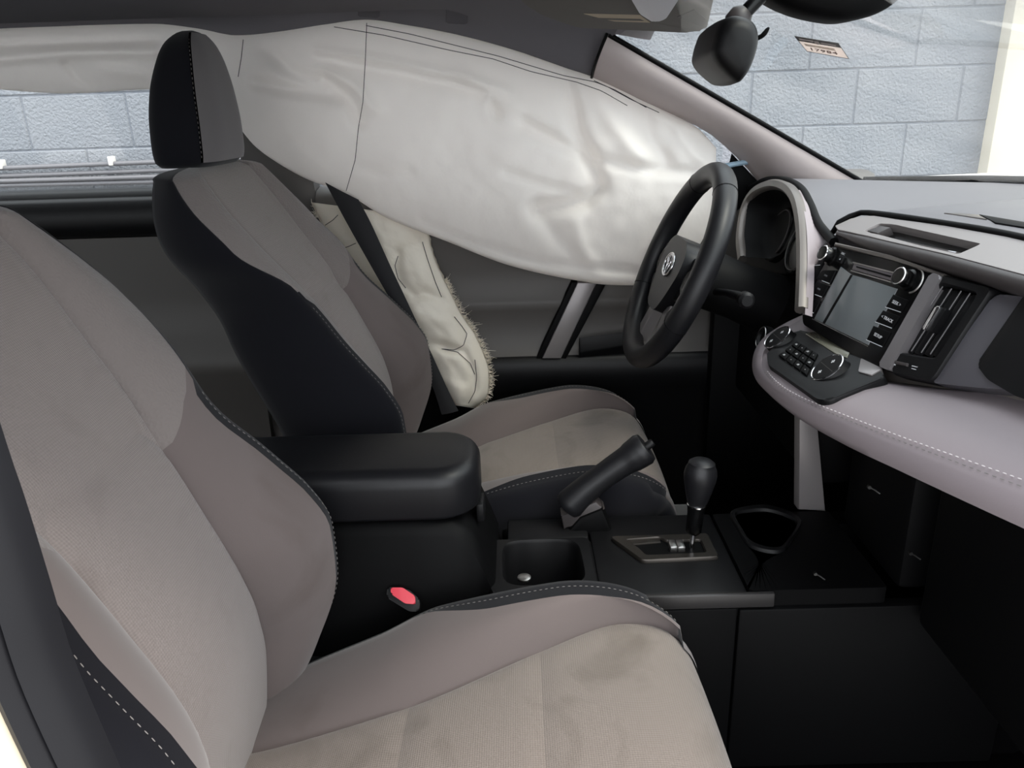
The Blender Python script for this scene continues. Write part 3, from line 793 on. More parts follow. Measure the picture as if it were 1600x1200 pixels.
for i in range(420):
    k = random.uniform(18, 59.4); q = int(k); p = Rx[q].lerp(Rx[min(59, q+1)], k-q); tl = (Rx[min(59, q+1)]-Rx[max(0, q-1)]).normalized()
    if random.random() < .1: p = Lx[random.randint(0, 4)].lerp(Lx[4], random.random())+Vector((0, 0, 0)); nrm = Vector((-.6, -.8, 0))
    else: nrm = Vector((tl.y, -tl.x, 0)); nrm = nrm if nrm.x > 0 or q > 54 else -nrm
    if q > 56 and random.random() < .5: nrm = Vector((.3, 1, 0))
    L = random.uniform(3, 9)*(2.2 if random.random() < .06 else 1); a = random.uniform(-.9, .9)
    d = Vector((nrm.x*math.cos(a)-nrm.y*math.sin(a), nrm.x*math.sin(a)+nrm.y*math.cos(a), 0))*L
    y0 = .680+random.uniform(-.006, .006)
    A = U(p.x-1.5*nrm.x, p.y, y=y0); Bq = U(p.x+d.x*.5, p.y+d.y*.5+.3, y=y0-random.uniform(-.003, .004)); Cq = U(p.x+d.x, p.y+d.y+random.uniform(-1, 2), y=y0-random.uniform(-.006, .008))
    R = tube_rings([A, Bq, Cq], [.0007, .0006, .0002], 3); o = len(V)
    for r in R: V += r
    Fc += [tuple(o+x for x in f) for f in grid_faces(3, 3, True)]
fz = from_data('frayed_edge', V, Fc, M_bag2, sbag, False); fz['kind'] = 'stuff'

# ================================================================== SEAT BELT of the driver
Lb = smooth_line([U(px, py, y=yy) for px, py, yy in [(508, 285, .61), (540, 345, .61), (585, 425, .612), (625, 495, .612), (655, 555, .612), (678, 610, .612), (690, 648, .61)]], 40)
Rb = smooth_line([U(px, py, y=yy) for px, py, yy in [(560, 312, .612), (580, 350, .614), (612, 420, .616), (645, 490, .616), (672, 548, .616), (698, 605, .616), (716, 642, .614)]], 40)
rings = []
for a, b in zip(Lb, Rb):
    row = [a.lerp(b, k/8)+Vector((0, -.003*math.sin(math.pi*k/8), 0)) for k in range(9)]
    row += [p+Vector((0, .0016, 0)) for p in row[::-1]]
    rings.append(row)
belt = loft('seat_belt', rings, M_belt, None, True, True, 50); tag(belt, "black seat belt webbing hanging beside the driver's seat in front of the airbag", 'seat belt')
# ---- buckle of the passenger
bk = empty('belt_buckle', (-.03, -.12, .28), "black belt buckle with red button between passenger seat and console", 'buckle')
o_ = Vector(bk.location); BPl = ((-.02, -.125, .335), (.05, -.75, .66))
def bpx(l): return [UP(x, y, BPl)-o_ for x, y in l]
prism('housing', roundpoly(bpx([(606, 917), (640, 922), (657, 938), (655, 956), (640, 956), (604, 934)]), .004), BPl[1], .004, .02, M_blk, bk, .003)
prism('button', roundpoly(bpx([(611, 919), (630, 919), (649, 932), (650, 945), (634, 944), (612, 929)]), .003), BPl[1], .0075, .01, M_red, bk, .002)
tube('strap', [Vector((.01, 0, .02)), Vector((-.03, 0, -.06)), Vector((-.06, .0, -.14))], .014, M_blk2, bk, 10, flat=.4)

# ================================================================== CENTRE CONSOLE
con = empty('center_console', (.1, 0, .2), 'black centre console with padded armrest box between the seats', 'console')
oc = Vector(con.location)
def cl(p): return Vector(p)-oc
# body of the storage box
rings = []
for x, zt_, yh in ((-.36, .40, .098), (-.30, .455, .10), (.0, .455, .10), (.055, .452, .10), (.085, .43, .10), (.10, .39, .10), (.115, .345, .10)):
    rings.append([cl((x, y*yh/.1, z)) for y, z in ((-.105, .202), (-.102, zt_-.02), (-.092, zt_-.004), (-.08, zt_), (.06, zt_), (.09, zt_-.004), (.1, zt_-.02), (.105, .202))])
loft('storage_box', rings, M_blk2, con, True, True, 40)
# armrest lid: rounded pad
bm = bmesh.new(); bmesh.ops.create_cube(bm, size=1)
for v in bm.verts: v.co = Vector((v.co.x*.46-.135, v.co.y*.165-.017, v.co.z*.072+.4935))
bmesh.ops.bevel(bm, geom=[e for e in bm.edges if abs(e.verts[0].co.z-e.verts[1].co.z) > .01], offset=.06, segments=8, affect='EDGES', profile=.5)
bmesh.ops.bevel(bm, geom=[e for e in bm.edges if e.verts[0].co.z > .52 and e.verts[1].co.z > .52], offset=.024, segments=6, affect='EDGES', profile=.5)
bmesh.ops.bevel(bm, geom=[e for e in bm.edges if e.verts[0].co.z < .46 and e.verts[1].co.z < .46], offset=.006, segments=2, affect='EDGES', profile=.5)
for v in bm.verts: v.co -= oc
lid = from_bm('armrest_lid', bm, M_leather, con, True, 60)
box('lid_latch', cl((.088, -.05, .425)), cl((.10, -.01, .455)), M_blk, con, .004)
# forward tray
TZ = .345
def tp(l, z=TZ): return [U(x, y, z=z) for x, y in l]
cup_o = [Vector((.105, -.118, TZ)), Vector((.262, -.118, TZ)), Vector((.262, .03, TZ)), Vector((.105, .03, TZ))]
cup_i = roundpoly([Vector((.126, -.095, TZ)), Vector((.243, -.095, TZ)), Vector((.238, .022, TZ)), Vector((.126, .022, TZ))], .03, 6)
frame('cup_holder', [cl(p) for p in roundpoly(cup_o, .01)], [cl(p) for p in cup_i], (0, 0, 1), .004, .11, M_blk, con, 72, .005)
box('cup_holder_floor', cl((.11, -.115, .24)), cl((.258, .028, .25)), M_blk2, con, .003)
lathe('cup_glint', cl((.155, -.07, .337)), (0, 0, 1), [(.006, 0), (.010, .004), (.010, .007), (.007, .0085)], M_metal, con, 20)  # small steel disc standing in for a bright glint in the cup holder
# tray plate with openings for gear lever and front pocket
gate_o = roundpoly(tp([(952, 841), (1046, 838), (1106, 836), (1124, 873), (1003, 879)]), .006)
gate_i = roundpoly(tp([(978, 846), (1030, 842), (1042, 848), (1094, 846), (1103, 866), (1010, 870), (1000, 860)]), .004)
box('tray_plate', cl((.262, -.12, .30)), cl((.47, .105, TZ-.002)), M_blk, con, .006)
gate = frame('shift_gate', [cl(p) for p in gate_o], [cl(p) for p in gate_i], (0, 0, 1), .004, .004, M_gate, con, 72, .002)
prism('gate_well', [cl(p) for p in gate_i], (0, 0, 1), -.0005, .006, M_blk2, con)
pw_ = tp([(978, 846), (1030, 842), (1042, 848)]); 
prism('gate_wall', [cl(p) for p in (pw_[0], pw_[1], pw_[1]+Vector((.0, -.012, 0)), pw_[0]+Vector((.008, -.012, 0)))], (0, 0, 1), .0018, .003, M_gate, con, .0005)
for px in (1050, 1062):
    a = U(px, 855, z=TZ); box('gate_step', cl(a+Vector((-.005, -.012, -.002))), cl(a+Vector((.006, .010, .008))), M_metal, con, .0015)
# front pocket with raised rim
bin_o = smooth_line(tp([(1141, 802), (1165, 793), (1200, 791), (1238, 803), (1253, 818), (1240, 842), (1218, 864), (1172, 855), (1152, 828)]), 72, True)
bin_i = smooth_line(tp([(1150, 806), (1170, 800), (1200, 799), (1232, 809), (1244, 820), (1233, 840), (1214, 857), (1177, 849), (1160, 827)]), 72, True)
box('pocket_base', cl((.47, -.118, .27)), cl((.665, .105, .285)), M_blk2, con, .003)
frame('pocket_rim', [cl(p) for p in bin_o], [cl(p) for p in bin_i], (0, 0, 1), .004, .05, M_blk, con, 72, .003)
pk_o = [Vector((.472, -.119, TZ)), Vector((.665, -.119, TZ)), Vector((.665, .099, TZ)), Vector((.472, .099, TZ))]
frame('pocket_surround', [cl(p) for p in roundpoly(pk_o, .004)], [cl(p) for p in bin_o], (0, 0, 1), -.001, .055, M_blk2, con, 96, .0)
# satin edge strip on the passenger side and side walls
box('edge_strip', cl((.27, -.128, .322)), cl((.505, -.1205, .3445)), mat('satin_black', srgb(62, 60, 60), .35, metal=.3), con, .002)
box('side_panel', cl((.12, -.127, .03)), cl((.455, -.105, .321)), M_blk2, con, .004)
box('side_panel', cl((.457, -.127, .03)), cl((.86, -.105, .318)), M_blk2, con, .004)
box('side_panel', cl((.12, .10, .03)), cl((.86, .115, .318)), M_blk2, con, .004)
# pale upright trim between console and dashboard
pt_ = [U(1248, 640, y=.11), U(1275, 650, y=.11), U(1289, 803, y=.11), U(1247, 796, y=.11)]
prism('upright_trim', [cl(p) for p in pt_], (0, -1, 0), .004, .02, M_silver, con, .002)

# ---- gear lever
gl = empty('gear_lever', U(1080, 858, z=TZ), 'gear lever with black leather knob standing in the console gate', 'gear lever')
og = Vector(gl.location); tip = U(1097, 722, y=og.y+.004)-og; ax = tip.normalized()
lathe('lever_shaft', (0, 0, -.004), ax, [(.0042, 0), (.0042, .05)], M_chrome, gl, 12)
lathe('shaft_sleeve', ax*.028, ax, [(.009, 0), (.012, .004), (.0125, .035), (.0145, .048)], M_gloss, gl, 20)
lathe('sleeve_ring', ax*.074, ax, [(.0135, 0), (.015, .001), (.015, .003), (.0135, .004)], M_chrome, gl, 20)
L = tip.length
lathe('knob', ax*.076, ax, [(.0125, 0), (.015, .004), (.0195, .022), (.0235, .040), (.0245, .050), (.023, .059), (.0205, .064), (.0200, .0655), (.0195, .069), (.015, .0725), (.008, .0742), (.0, .0745)], M_leather, gl, 32)
# ---- handbrake
hb = empty('handbrake', (.235, .075, TZ), 'black handbrake lever raised between console and driver seat', 'handbrake')
oh = Vector(hb.location); hy = .075
hp = smooth_line([U(886, 792, y=hy)-oh, U(915, 765, y=hy)-oh, U(955, 735, y=hy)-oh, U(990, 712, y=hy)-oh, U(1010, 698, y=hy)-oh], 24)
tube('grip', hp, [.0262-.005*math.sin(i/23*math.pi)+(.0015 if i > 18 else 0)-(.004 if i in (0, 23) else 0) for i in range(24)], M_leather, hb, 18)
bt = (hp[-1]-hp[-2]).normalized()
lathe('release_button', hp[-1], bt, [(.007, -.003), (.007, .010), (.0055, .013)], M_blk, hb, 14)
prism('lever_bracket', [p-oh for p in (U(876, 800, y=hy), U(930, 778, y=hy), U(944, 790, y=hy), U(905, 812, y=hy), U(880, 822, y=hy))], (0, -1, 0), .014, .014, M_lip, hb, .004)
prism('lever_boot', [p-oh for p in (U(905, 800, y=hy), U(940, 786, y=hy), U(958, 830, y=hy), U(880, 828, y=hy))], (0, -1, 0), .02, .02, M_blk2, hb, .008)
box('lever_plate', Vector((.13, .035, TZ-.02))-oh, Vector((.26, .098, TZ))-oh, M_blk, hb, .004)

# ================================================================== DASHBOARD
dash = empty('dashboard', (.75, 0, .6), 'grey dashboard with padded lower shelf and slotted trim strip', 'dashboard')
od = Vector(dash.location)
def dl(p): return Vector(p)-od
RP = ((.655, .03, .755), (-.91, -.146, .387))        # plane of the radio face
CPn = ((.58, .04, .627), (-.41, 0, .912))            # plane of the climate panel
ST = ((.70, 0, .815), (-.5, 0, .866))                # plane of the trim strip

# top pad from the windscreen base to the strip
HQ = ((.675, .3, .78), (-.94, 0, .34))
front = smooth_line([(.70, .72, .80), (.70, .62, .82)]+[UP(x, y, HQ) for x, y in [(1185, 283), (1205, 279), (1232, 281), (1253, 294), (1267, 318), (1280, 345), (1300, 368)]]+[UP(1312, 350, ST), UP(1335, 338, ST), UP(1362, 334, ST), UP(1480, 351, ST), UP(1600, 373, ST), (.735, -.35, .836), (.735, -.55, .832), (.70, -.73, .82)], 90)
rings = []
for p in front:
    y = max(-.70, min(.70, p.y)); yb = max(-.615, min(.615, y)); b = ws_base(yb)+Vector((.03, y-yb, -.001))
    row = [p+Vector((.012, 0, -.03)), p+Vector((0, 0, -.006))]
    for k in range(1, 13):
        t = k/12; q = p.lerp(b, t); q.z += (.016-.014*max(0, min(1, (p.y-.05)/.2)))*math.sin(math.pi*t)**.8*(1-t*.4); row.append(q)
    row += [b+Vector((.02, 0, -.05)), Vector((.82, p.y, .70))]
    rings.append([dl(q) for q in row])
top_pad = loft('top_pad', rings, M_dash, dash, True, True, 50)
bpy.context.view_layer.update()
def on_pad(px, py, lift):
    d = Vector(ray(px, py)).normalized(); ok, loc, nr, fi = top_pad.ray_cast(Vector(CAM)-od, d)
    return loc+Vector((0, 0, lift))
prism('defroster_slot', [on_pad(x, y, 0) for x, y in [(1530, 337), (1600, 349), (1604, 358), (1555, 350)]], (-.1, 0, 1), .0022, .006, M_blk2, dash, .001)
prism('defroster_lip', [on_pad(x, y, 0) for x, y in [(1475, 334), (1500, 335), (1529, 337), (1542, 344)]], (-.1, 0, 1), .0016, .006, M_taupe, dash, .0008)
# dark joint line above the strip
tube('joint_line', [dl(p+Vector((-.003, 0, .0015))) for p in front[32:]], .0045, M_blk2, dash, 8)
# trim strip with a slot
def xt_(a, b, y): return a+(b-a)*((y-a.y)/(b.y-a.y))
st_o = [UP(x, y, ST) for x, y in [(1306, 355), (1332, 343), (1363, 339)]]+[UP(1480, 356, ST), UP(1600, 378, ST), xt_(UP(1480, 356, ST), UP(1600, 378, ST), -.70), xt_(UP(1480, 400, ST), UP(1600, 432, ST), -.70)]+[UP(1600, 432, ST), UP(1480, 400, ST), UP(1392, 380, ST), UP(1320, 363, ST), UP(1309, 361, ST)]
sl_i = [UP(x, y, ST) for x, y in [(1351, 363), (1376, 352), (1400, 354), (1534, 384), (1498, 400), (1440, 387)]]
frame('trim_strip', [dl(p) for p in st_o], [dl(p) for p in roundpoly(sl_i, .004)], ST[1], .003, .014, mat('pale_satin_strip', srgb(148, 142, 141), .38, metal=.15), dash, 160, .0015)
prism('slot_well', [dl(p) for p in sl_i], ST[1], -.010, .014, M_gloss, dash)
plate_dl = lambda nm, px, pl, o1, i1, m_, par=dash, bev=0., off_=od: prism(nm, [UP(x, y, pl)-off_ for x, y in px], pl[1], o1, i1, m_, par, bev)
plate_dl('slot_switch', [(1356, 362), (1377, 354), (1392, 357), (1372, 366)], ST, .002, .012, M_lip, bev=.001)
plate_dl('slot_display', [(1480, 386), (1492, 388), (1488, 391), (1476, 389)], ST, -.005, .009, M_pale)
# overhang below the strip
lo_ = smooth_line([UP(1309, 362, ST), UP(1330, 367, ST), UP(1392, 382, ST), UP(1480, 402, ST), UP(1600, 434, ST), xt_(UP(1480, 402, ST), UP(1600, 434, ST), -.5), xt_(UP(1480, 402, ST), UP(1600, 434, ST), -.7)], 40)
rings = []
for i, p in enumerate(lo_):
    k = min(1, i/5)
    rings.append([dl(p+Vector(v)*(.35+.65*k)) for v in ((.02, 0, .004), (-.002, 0, .002), (-.008, 0, -.004), (-.007, 0, -.012), (.004, 0, -.02), (.02, 0, -.028), (.05, 0, -.034))])
loft('overhang', rings, M_lip, dash, True, True, 60)
# centre fascia (face that carries radio and vents)
fx = [(1296, 376), (1480, 428), (1640, 470), (1600, 640), (1500, 625), (1395, 608), (1330, 575), (1258, 512), (1268, 450)]
plate_dl('center_fascia', fx, RP, -.022, .06, M_taupe, bev=.002)
# satin frames beside the radio and the vent
plate_dl('upper_band', [(1311, 381), (1400, 402), (1482, 430), (1480, 436), (1400, 409), (1309, 387)], RP, .008, .03, M_taupe, bev=.002)
def RPl(l): return [UP(x, y, RP)-od for x, y in l]
prism('frame_bar', roundpoly(RPl([(1467, 430), (1484, 436), (1410, 568), (1402, 584), (1383, 576), (1392, 562)]), .005), RP[1], .013, .02, mat('satin_bar', srgb(128, 124, 126), .35, metal=.4), dash, .004, 3)
prism('side_fascia', roundpoly(RPl([(1560, 462), (1700, 474), (1700, 620), (1520, 607), (1462, 600), (1470, 588)]), .008), RP[1], .006, .03, mat('lavender_fascia', srgb(92, 90, 96), .4, metal=.25), dash, .004, 3)
prism('glovebox_panel', roundpoly(RPl([(1625, 450), (1720, 440), (1720, 660), (1600, 624), (1556, 598), (1538, 574)]), .006), RP[1], .012, .03, M_blk, dash, .004, 3)

# lower padded shelf: S = stitched line, E = outer edge, B = line where it meets the fascia
Spx = [(1268, 492), (1236, 508), (1205, 530), (1192, 552), (1192, 578), (1212, 603), (1250, 627), (1320, 657), (1400, 689), (1500, 727), (1600, 764), (1720, 808)]
Epx = [(1250, 494), (1225, 506), (1194, 527), (1179, 552), (1178, 585), (1195, 610), (1245, 652), (1320, 695), (1400, 733), (1500, 780), (1600, 826), (1720, 880)]
Bpx = [(1300, 510), (1300, 520), (1296, 535), (1290, 548), (1292, 560), (1300, 575), (1320, 590), (1350, 596), (1396, 602), (1500, 612), (1600, 612), (1720, 620)]
n = 80
S3 = smooth_line([UP(x, y, CPn) for x, y in Spx], n)
CP2 = ((.58, .04, .593), CPn[1])
E3 = smooth_line([UP(x, y, CP2) for x, y in Epx], n)
B3 = smooth_line([UP(x, y, CPn) for x, y in Bpx], n)
rings = []
for b, s_, e in zip(B3, S3, E3):
    m1 = b.lerp(s_, .35)+Vector((0, 0, .006)); m2 = b.lerp(s_, .7)+Vector((0, 0, .006))
    d = (e-s_)
    c1 = s_+d*.25+Vector((-.004, 0, .004)); c2 = s_+d*.65+Vector((-.006, 0, .0))
    u1 = e+(b-e)*.2+Vector((0, 0, -.012)); u2 = b+Vector((.05, 0, -.05))
    rings.append([dl(p) for p in (b+Vector((.03, 0, .0)), b, m1, m2, s_+(b-s_)*.05+Vector((0, 0, .003)), s_+Vector((0, 0, -.0012)), s_+d*.06+Vector((0, 0, .002)), c1, c2, e, u1, u2)])
loft('padded_shelf', rings, M_pad, dash, True, True, 70)
dashes('stitching', [dl(p+(q-p)*.035+Vector((0, 0, .0045))) for p, q in zip(S3, B3)][22:], mat('pale_thread', srgb(214, 206, 208), .8), dash, .005, .003, .0008)
dashes('stitching', [dl(p+(q-p)*.075+Vector((0, 0, .0045))) for p, q in zip(S3, E3)][22:], M_stitch, dash, .006, .003, .0006)
# black underside and knee panels
box('knee_panel', dl((.70, -.74, .30)), dl((.76, -.14, .60)), M_blk2, dash, .01)
box('knee_panel', dl((.66, .16, .36)), dl((.76, .70, .62)), M_blk2, dash, .01)
box('stack_core', dl((.69, -.10, .325)), dl((.80, .10, .64)), M_blk2, dash, .01)
box('dash_core', dl((.80, -.72, .40)), dl((1.0, .72, .74)), M_blk2, dash, .01)

box('kick_panel', dl((.60, .655, .02)), dl((1.0, .695, .62)), M_blk2, dash, .01)
# ---- instrument hood: arch frame, side skin, dark bowl with two dials
ic = empty('instrument_cluster', (.66, .37, .66), "arched instrument hood with dark dials in front of the steering wheel", 'instrument panel')
oi = Vector(ic.location)
arch_px = [(1159, 405), (1156, 370), (1163, 325), (1178, 300), (1203, 288), (1226, 292), (1241, 309), (1249, 340), (1252, 380), (1252, 430), (1250, 484)]
HP = ((.612, .37, .76), (-.94, 0, .34))
arch = smooth_line([UP(x, y, HP) for x, y in arch_px], 70)
cen = sum(arch, Vector())/len(arch)
rings = []
hn = Vector(HP[1]).normalized()
for i, p in enumerate(arch):
    t = (arch[min(i+1, 69)]-arch[max(i-1, 0)]).normalized(); o = t.cross(hn); 
    if o.dot(p-cen) < 0: o = -o
    k = .009
    rings.append([p-oi+v for v in (-o*k-hn*.006, -o*k+hn*.001, -o*k*.6+hn*.006, o*k*.6+hn*.006, o*k+hn*.001, o*k-hn*.008, -hn*.010)])
loft('arch_frame', rings, M_taupe, ic, True, True, 50)
# outer side skin of the hood, towards the radio
ia = smooth_line([UP(x, y, HP)-hn*.004 for x, y in [(1238, 298), (1250, 318), (1256, 350), (1258, 390), (1257, 440), (1254, 490)]], 30)
ob = smooth_line([UP(x, y, ((.668, .2, .76), RP[1])) for x, y in [(1250, 297), (1262, 318), (1276, 350), (1298, 377), (1288, 405), (1268, 452), (1257, 494)]], 30)
loft('side_skin', [[q-oi for q in (a, a.lerp(b, .35)+hn*.004, a.lerp(b, .7)+hn*.003, b, b+Vector((.004, .02, 0)), a-hn*.012)] for a, b in zip(ia, ob)], M_pad, ic, True, True, 60)
hoodline = smooth_line([UP(x, y, ((.66, .3, .78), HP[1])) for x, y in [(1172, 294), (1198, 282), (1230, 283), (1252, 296), (1266, 320), (1279, 350), (1303, 378)]], 40)
tube('joint_line', [p-oi for p in hoodline], .0075, M_blk2, ic, 8)
arch0 = arch
arch = [p+(cen-p).normalized()*.008 for p in arch]
bowl = [[p-oi for p in arch]]
for k in range(1, 7):
    t = k/6; bowl.append([(p+(cen-p)*(.25*t+.75*max(0, t-.8)*5*1.0) if t > .8 else p+(cen-p)*.25*t)-hn*(.055*min(1, t/.8))-oi for p in arch])
loft('dial_bowl', bowl, M_blk2, ic)
for dy in (.062, -.062):
    c = Vector((.668, .40+dy, .745))-oi
    lathe('dial', c, hn, [(.054, -.01), (.054, .004), (.051, .006), (.049, .002), (.0, .002)], M_gloss, ic, 36)
    tube('dial_ring', [c+hn*.006+(Vector((0, 1, 0))*math.cos(a)+Vector((.34, 0, .94))*math.sin(a))*.047 for a in np.linspace(0, 2*math.pi, 40, endpoint=False)], .0012, M_lip, ic, 6, True)

# ---- radio
rd = empty('radio_unit', UP(1345, 490, RP), 'black touchscreen radio with two knobs set in the dashboard', 'radio')
orr = Vector(rd.location)
def rp(l): return [UP(x, y, RP)-orr for x, y in l]
RN = Vector(RP[1]).normalized(); RUp = (UP(1322, 412, RP)-UP(1275, 500, RP)).normalized(); RRt = RUp.cross(RN).normalized()
if RRt.y > 0: RRt = -RRt
RUp = RN.cross(RRt).normalized()
if RUp.z < 0: RUp = -RUp
prism('bezel', roundpoly(rp([(1309, 385), (1400, 407), (1466, 431), (1386, 580), (1330, 552), (1258, 508), (1257, 492), (1272, 448)]), .008), RN, .004, .02, M_gloss, rd, .003, 3)
prism('screen', rp([(1318, 418), (1336, 432), (1360, 438), (1407, 453), (1361, 541), (1276, 500)]), RN, .0052, .002, M_screen, rd, .0006)
prism('screen_divider', rp([(1334, 431), (1337, 432), (1293, 508), (1290, 506)]), RN, .0056, .002, M_blk2, rd)
tube('screen_edge', [p+RN*.0055 for p in rp([(1274, 500), (1318, 522), (1361, 543)])], .0006, M_metal, rd, 5)
prism('disc_slot', rp([(1340, 412), (1404, 429), (1399, 441), (1336, 423)]), RN, .0058, .002, mat('slot_grey', srgb(96, 90, 92), .4), rd, .0006)
prism('disc_slit', rp([(1344, 418), (1398, 433), (1397, 436), (1343, 420)]), RN, .0064, .002, M_blk2, rd)
for q in ([(1338, 411), (1405, 428), (1404.5, 430), (1337.5, 413)], [(1335, 424), (1398, 442), (1397.5, 444), (1334.5, 426)]):
    prism('slot_edge', rp(q), RN, .0066, .002, M_metal, rd)
def marks(par, o_, nm, c, w, h, nx, pl, N_, lift, m_=M_mark):
    pass
for (cx, cy), rad in (((1303, 402), .0115), ((1424, 439), .0115)):
    c = UP(cx, cy, RP)-orr
    k = lathe('volume_knob' if cx < 1350 else 'tuning_knob', c, RN, [(rad*1.25, .002), (rad*1.25, .006), (rad, .0075), (rad*.98, .020), (rad*.85, .022), (0, .0222)], M_gloss, rd, 30)
    tube('knob_ring', [c+RN*.021+(RRt*math.cos(a)+RUp*math.sin(a))*rad*.96 for a in np.linspace(0, 2*math.pi, 36, endpoint=False)], .0011, M_chrome, k, 6, True)
tube('knob_surround', [UP(1432, 441, RP)-orr+RN*.006+(RRt*math.cos(a)+RUp*math.sin(a))*.0165 for a in np.linspace(-1.2, 1.7, 24)], .0013, M_metal, rd, 6)
# buttons: three on each side, with a bright line below each
right_b = [('SEEK >', [(1401, 462), (1424, 471), (1413, 490), (1389, 482)]), ('< TRACK', [(1385, 487), (1411, 496), (1399, 515), (1373, 505)]), ('SETUP', [(1370, 511), (1397, 521), (1384, 544), (1359, 533)])]
for tx, q in right_b:
    b = prism('button', rp(q), RN, .0060, .002, M_blk2, rd, .0008)
    c = sum(rp(q), Vector())/4
    text('lettering', tx, c+RN*.0062, RRt, RUp, .0062, M_mark, b)
    P4 = rp(q); tube('button_line', [P4[3]+RN*.006, P4[2]+RN*.006], .0005, M_mark, b, 5)
left_b = [[(1290, 424), (1311, 424), (1301, 445), (1280, 437)], [(1281, 441), (1299, 448), (1289, 466), (1270, 459)], [(1268, 466), (1286, 472), (1276, 491), (1261, 482)]]
for q in left_b:
    b = prism('button', rp(q), RN, .0060, .002, M_blk2, rd, .0008); P4 = rp(q); c = sum(P4, Vector())/4
    tube('button_line', [P4[3].lerp(P4[2], .45)+RN*.006, P4[2]+RN*.006], .0005, M_mark, b, 5)
    prism('button_mark', [c+RRt*a+RUp*d for a, d in ((-.004, -.0012), (.004, -.0012), (.004, .0012), (-.004, .0012))], RN, .0063, 0, mat('dim_print', srgb(90, 90, 94), .6) if 'dim_print' not in bpy.data.materials else bpy.data.materials['dim_print'], b)
prism('card_slot', rp([(1278, 415), (1290, 411), (1275, 446), (1266, 446)]), RN, .0052, .002, M_blk2, rd, .0005)
tube('card_slot_edge', [p+RN*.0058 for p in rp([(1286, 416), (1277, 417), (1267, 444), (1273, 447)])], .0006, M_mark, rd, 5)
for nm, (cx, cy) in (('eject_button', (1318, 407)), ('select_button', (1406, 434))):
    c = UP(cx, cy, RP)-orr; b = prism(nm, [c+RRt*a+RUp*d for a, d in ((-.006, -.005), (.006, -.005), (.006, .005), (-.006, .005))], RN, .0065, .002, M_blk, rd, .0006)
    prism('button_mark', [c+RRt*a+RUp*d for a, d in ((-.0013, -.001), (.0013, -.001), (0, .0016))], RN, .0068, 0, M_mark, b)
text('lettering', 'DISC', UP(1321, 398, RP)-orr+RN*.0045, RRt, RUp, .0045, M_mark, rd)
text('lettering', 'SELECT', UP(1416, 424, RP)-orr+RN*.0045, RRt, RUp, .0045, M_mark, rd)

# ---- centre air vent
av = empty('air_vent', UP(1480, 515, RP), 'black slatted air vent with chrome tab to the passenger side of the radio', 'air vent')
oa = Vector(av.location)
def ap(l): return [UP(x, y, RP)-oa for x, y in l]
M_slat = mat('slat_highlight_grey', srgb(84, 82, 84), .4)  # lighter grey that paints the highlight along the slat edges
v_o = roundpoly(ap([(1482, 432), (1562, 454), (1545, 480), (1470, 594), (1462, 600), (1402, 588), (1404, 574), (1476, 447)]), .006)
v_i = roundpoly(ap([(1478, 447), (1537, 462), (1471, 563), (1411, 553)]), .008)
frame('vent_surround', v_o, v_i, RN, .010, .012, M_blk, av, 96, .003)
prism('vent_back', v_i, RN, -.018, .0195, M_blk2, av)
for t in (.12, .36, .62, .86):
    a0 = Vector((1478, 447, 0)).lerp(Vector((1537, 462, 0)), t); b0 = Vector((1411, 553, 0)).lerp(Vector((1471, 563, 0)), t)
    A, Bb = ap([(a0.x-1, a0.y+3), (b0.x+2, b0.y-3)]); w = RRt*.0085; th = RUp*0+RN*.0012
    s_ = prism('slat', [A+RRt*-.0075, A+RRt*.0075, Bb+RRt*.0075, Bb-RRt*.0075], (RN+RRt*.55).normalized(), .0012, .0012, M_blk, av, .0005)
    tube('slat_highlight', [A-RRt*.0070+RN*.0052, Bb-RRt*.0070+RN*.0052], .0009, M_slat, s_, 6)
tab = prism('vent_tab', roundpoly(ap([(1476, 483), (1490, 486), (1466, 524), (1454, 519)]), .003), RN, .011, .004, M_blk, av, .002)
prism('tab_chrome', roundpoly(ap([(1475, 483), (1482, 484), (1459, 520), (1453, 519)]), .002), RN, .013, .0, M_chrome, tab, .001)
prism('vent_wheel', ap([(1411, 568), (1430, 572), (1429, 577), (1410, 573)]), RN, .0135, .004, M_lip, av, .001)
for q in ([(1408, 567), (1411, 568), (1409, 575), (1406, 574)], [(1436, 575), (1444, 577), (1443, 578), (1435, 576)], [(1435, 579), (1442, 581), (1441.5, 582), (1434.5, 580)]):
    prism('vent_mark', ap(q), RN, .0108, .0, M_mark, av)

# ---- climate panel
cp = empty('climate_panel', UP(1270, 580, CPn), 'black climate control panel with two chrome-ringed dials on the padded shelf', 'climate control')
M_dim = mat('grey_print', srgb(150, 150, 152), .6)
o2 = Vector(cp.location); CN = Vector(CPn[1]).normalized()
def cpx(l): return [UP(x, y, CPn)-o2 for x, y in l]
Rt = Vector((0, -1, 0)); Upv = CN.cross(Rt).normalized()
if Upv.x < 0: Upv = -Upv
prism('panel', roundpoly(cpx([(1202, 562), (1250, 525), (1300, 538), (1390, 600), (1300, 637), (1282, 636), (1204, 580)]), .008), CN, .012, .003, M_blk, cp, .004, 3)
prism('display', roundpoly(cpx([(1262, 533), (1276, 530), (1335, 556), (1328, 572), (1310, 565)]), .004), CN, .0135, .0, M_lcd, cp, .001)
prism('hazard_plate', roundpoly(cpx([(1350, 573), (1384, 590), (1366, 600), (1346, 594)]), .003), CN, .0138, .0, M_silver, cp, .001)
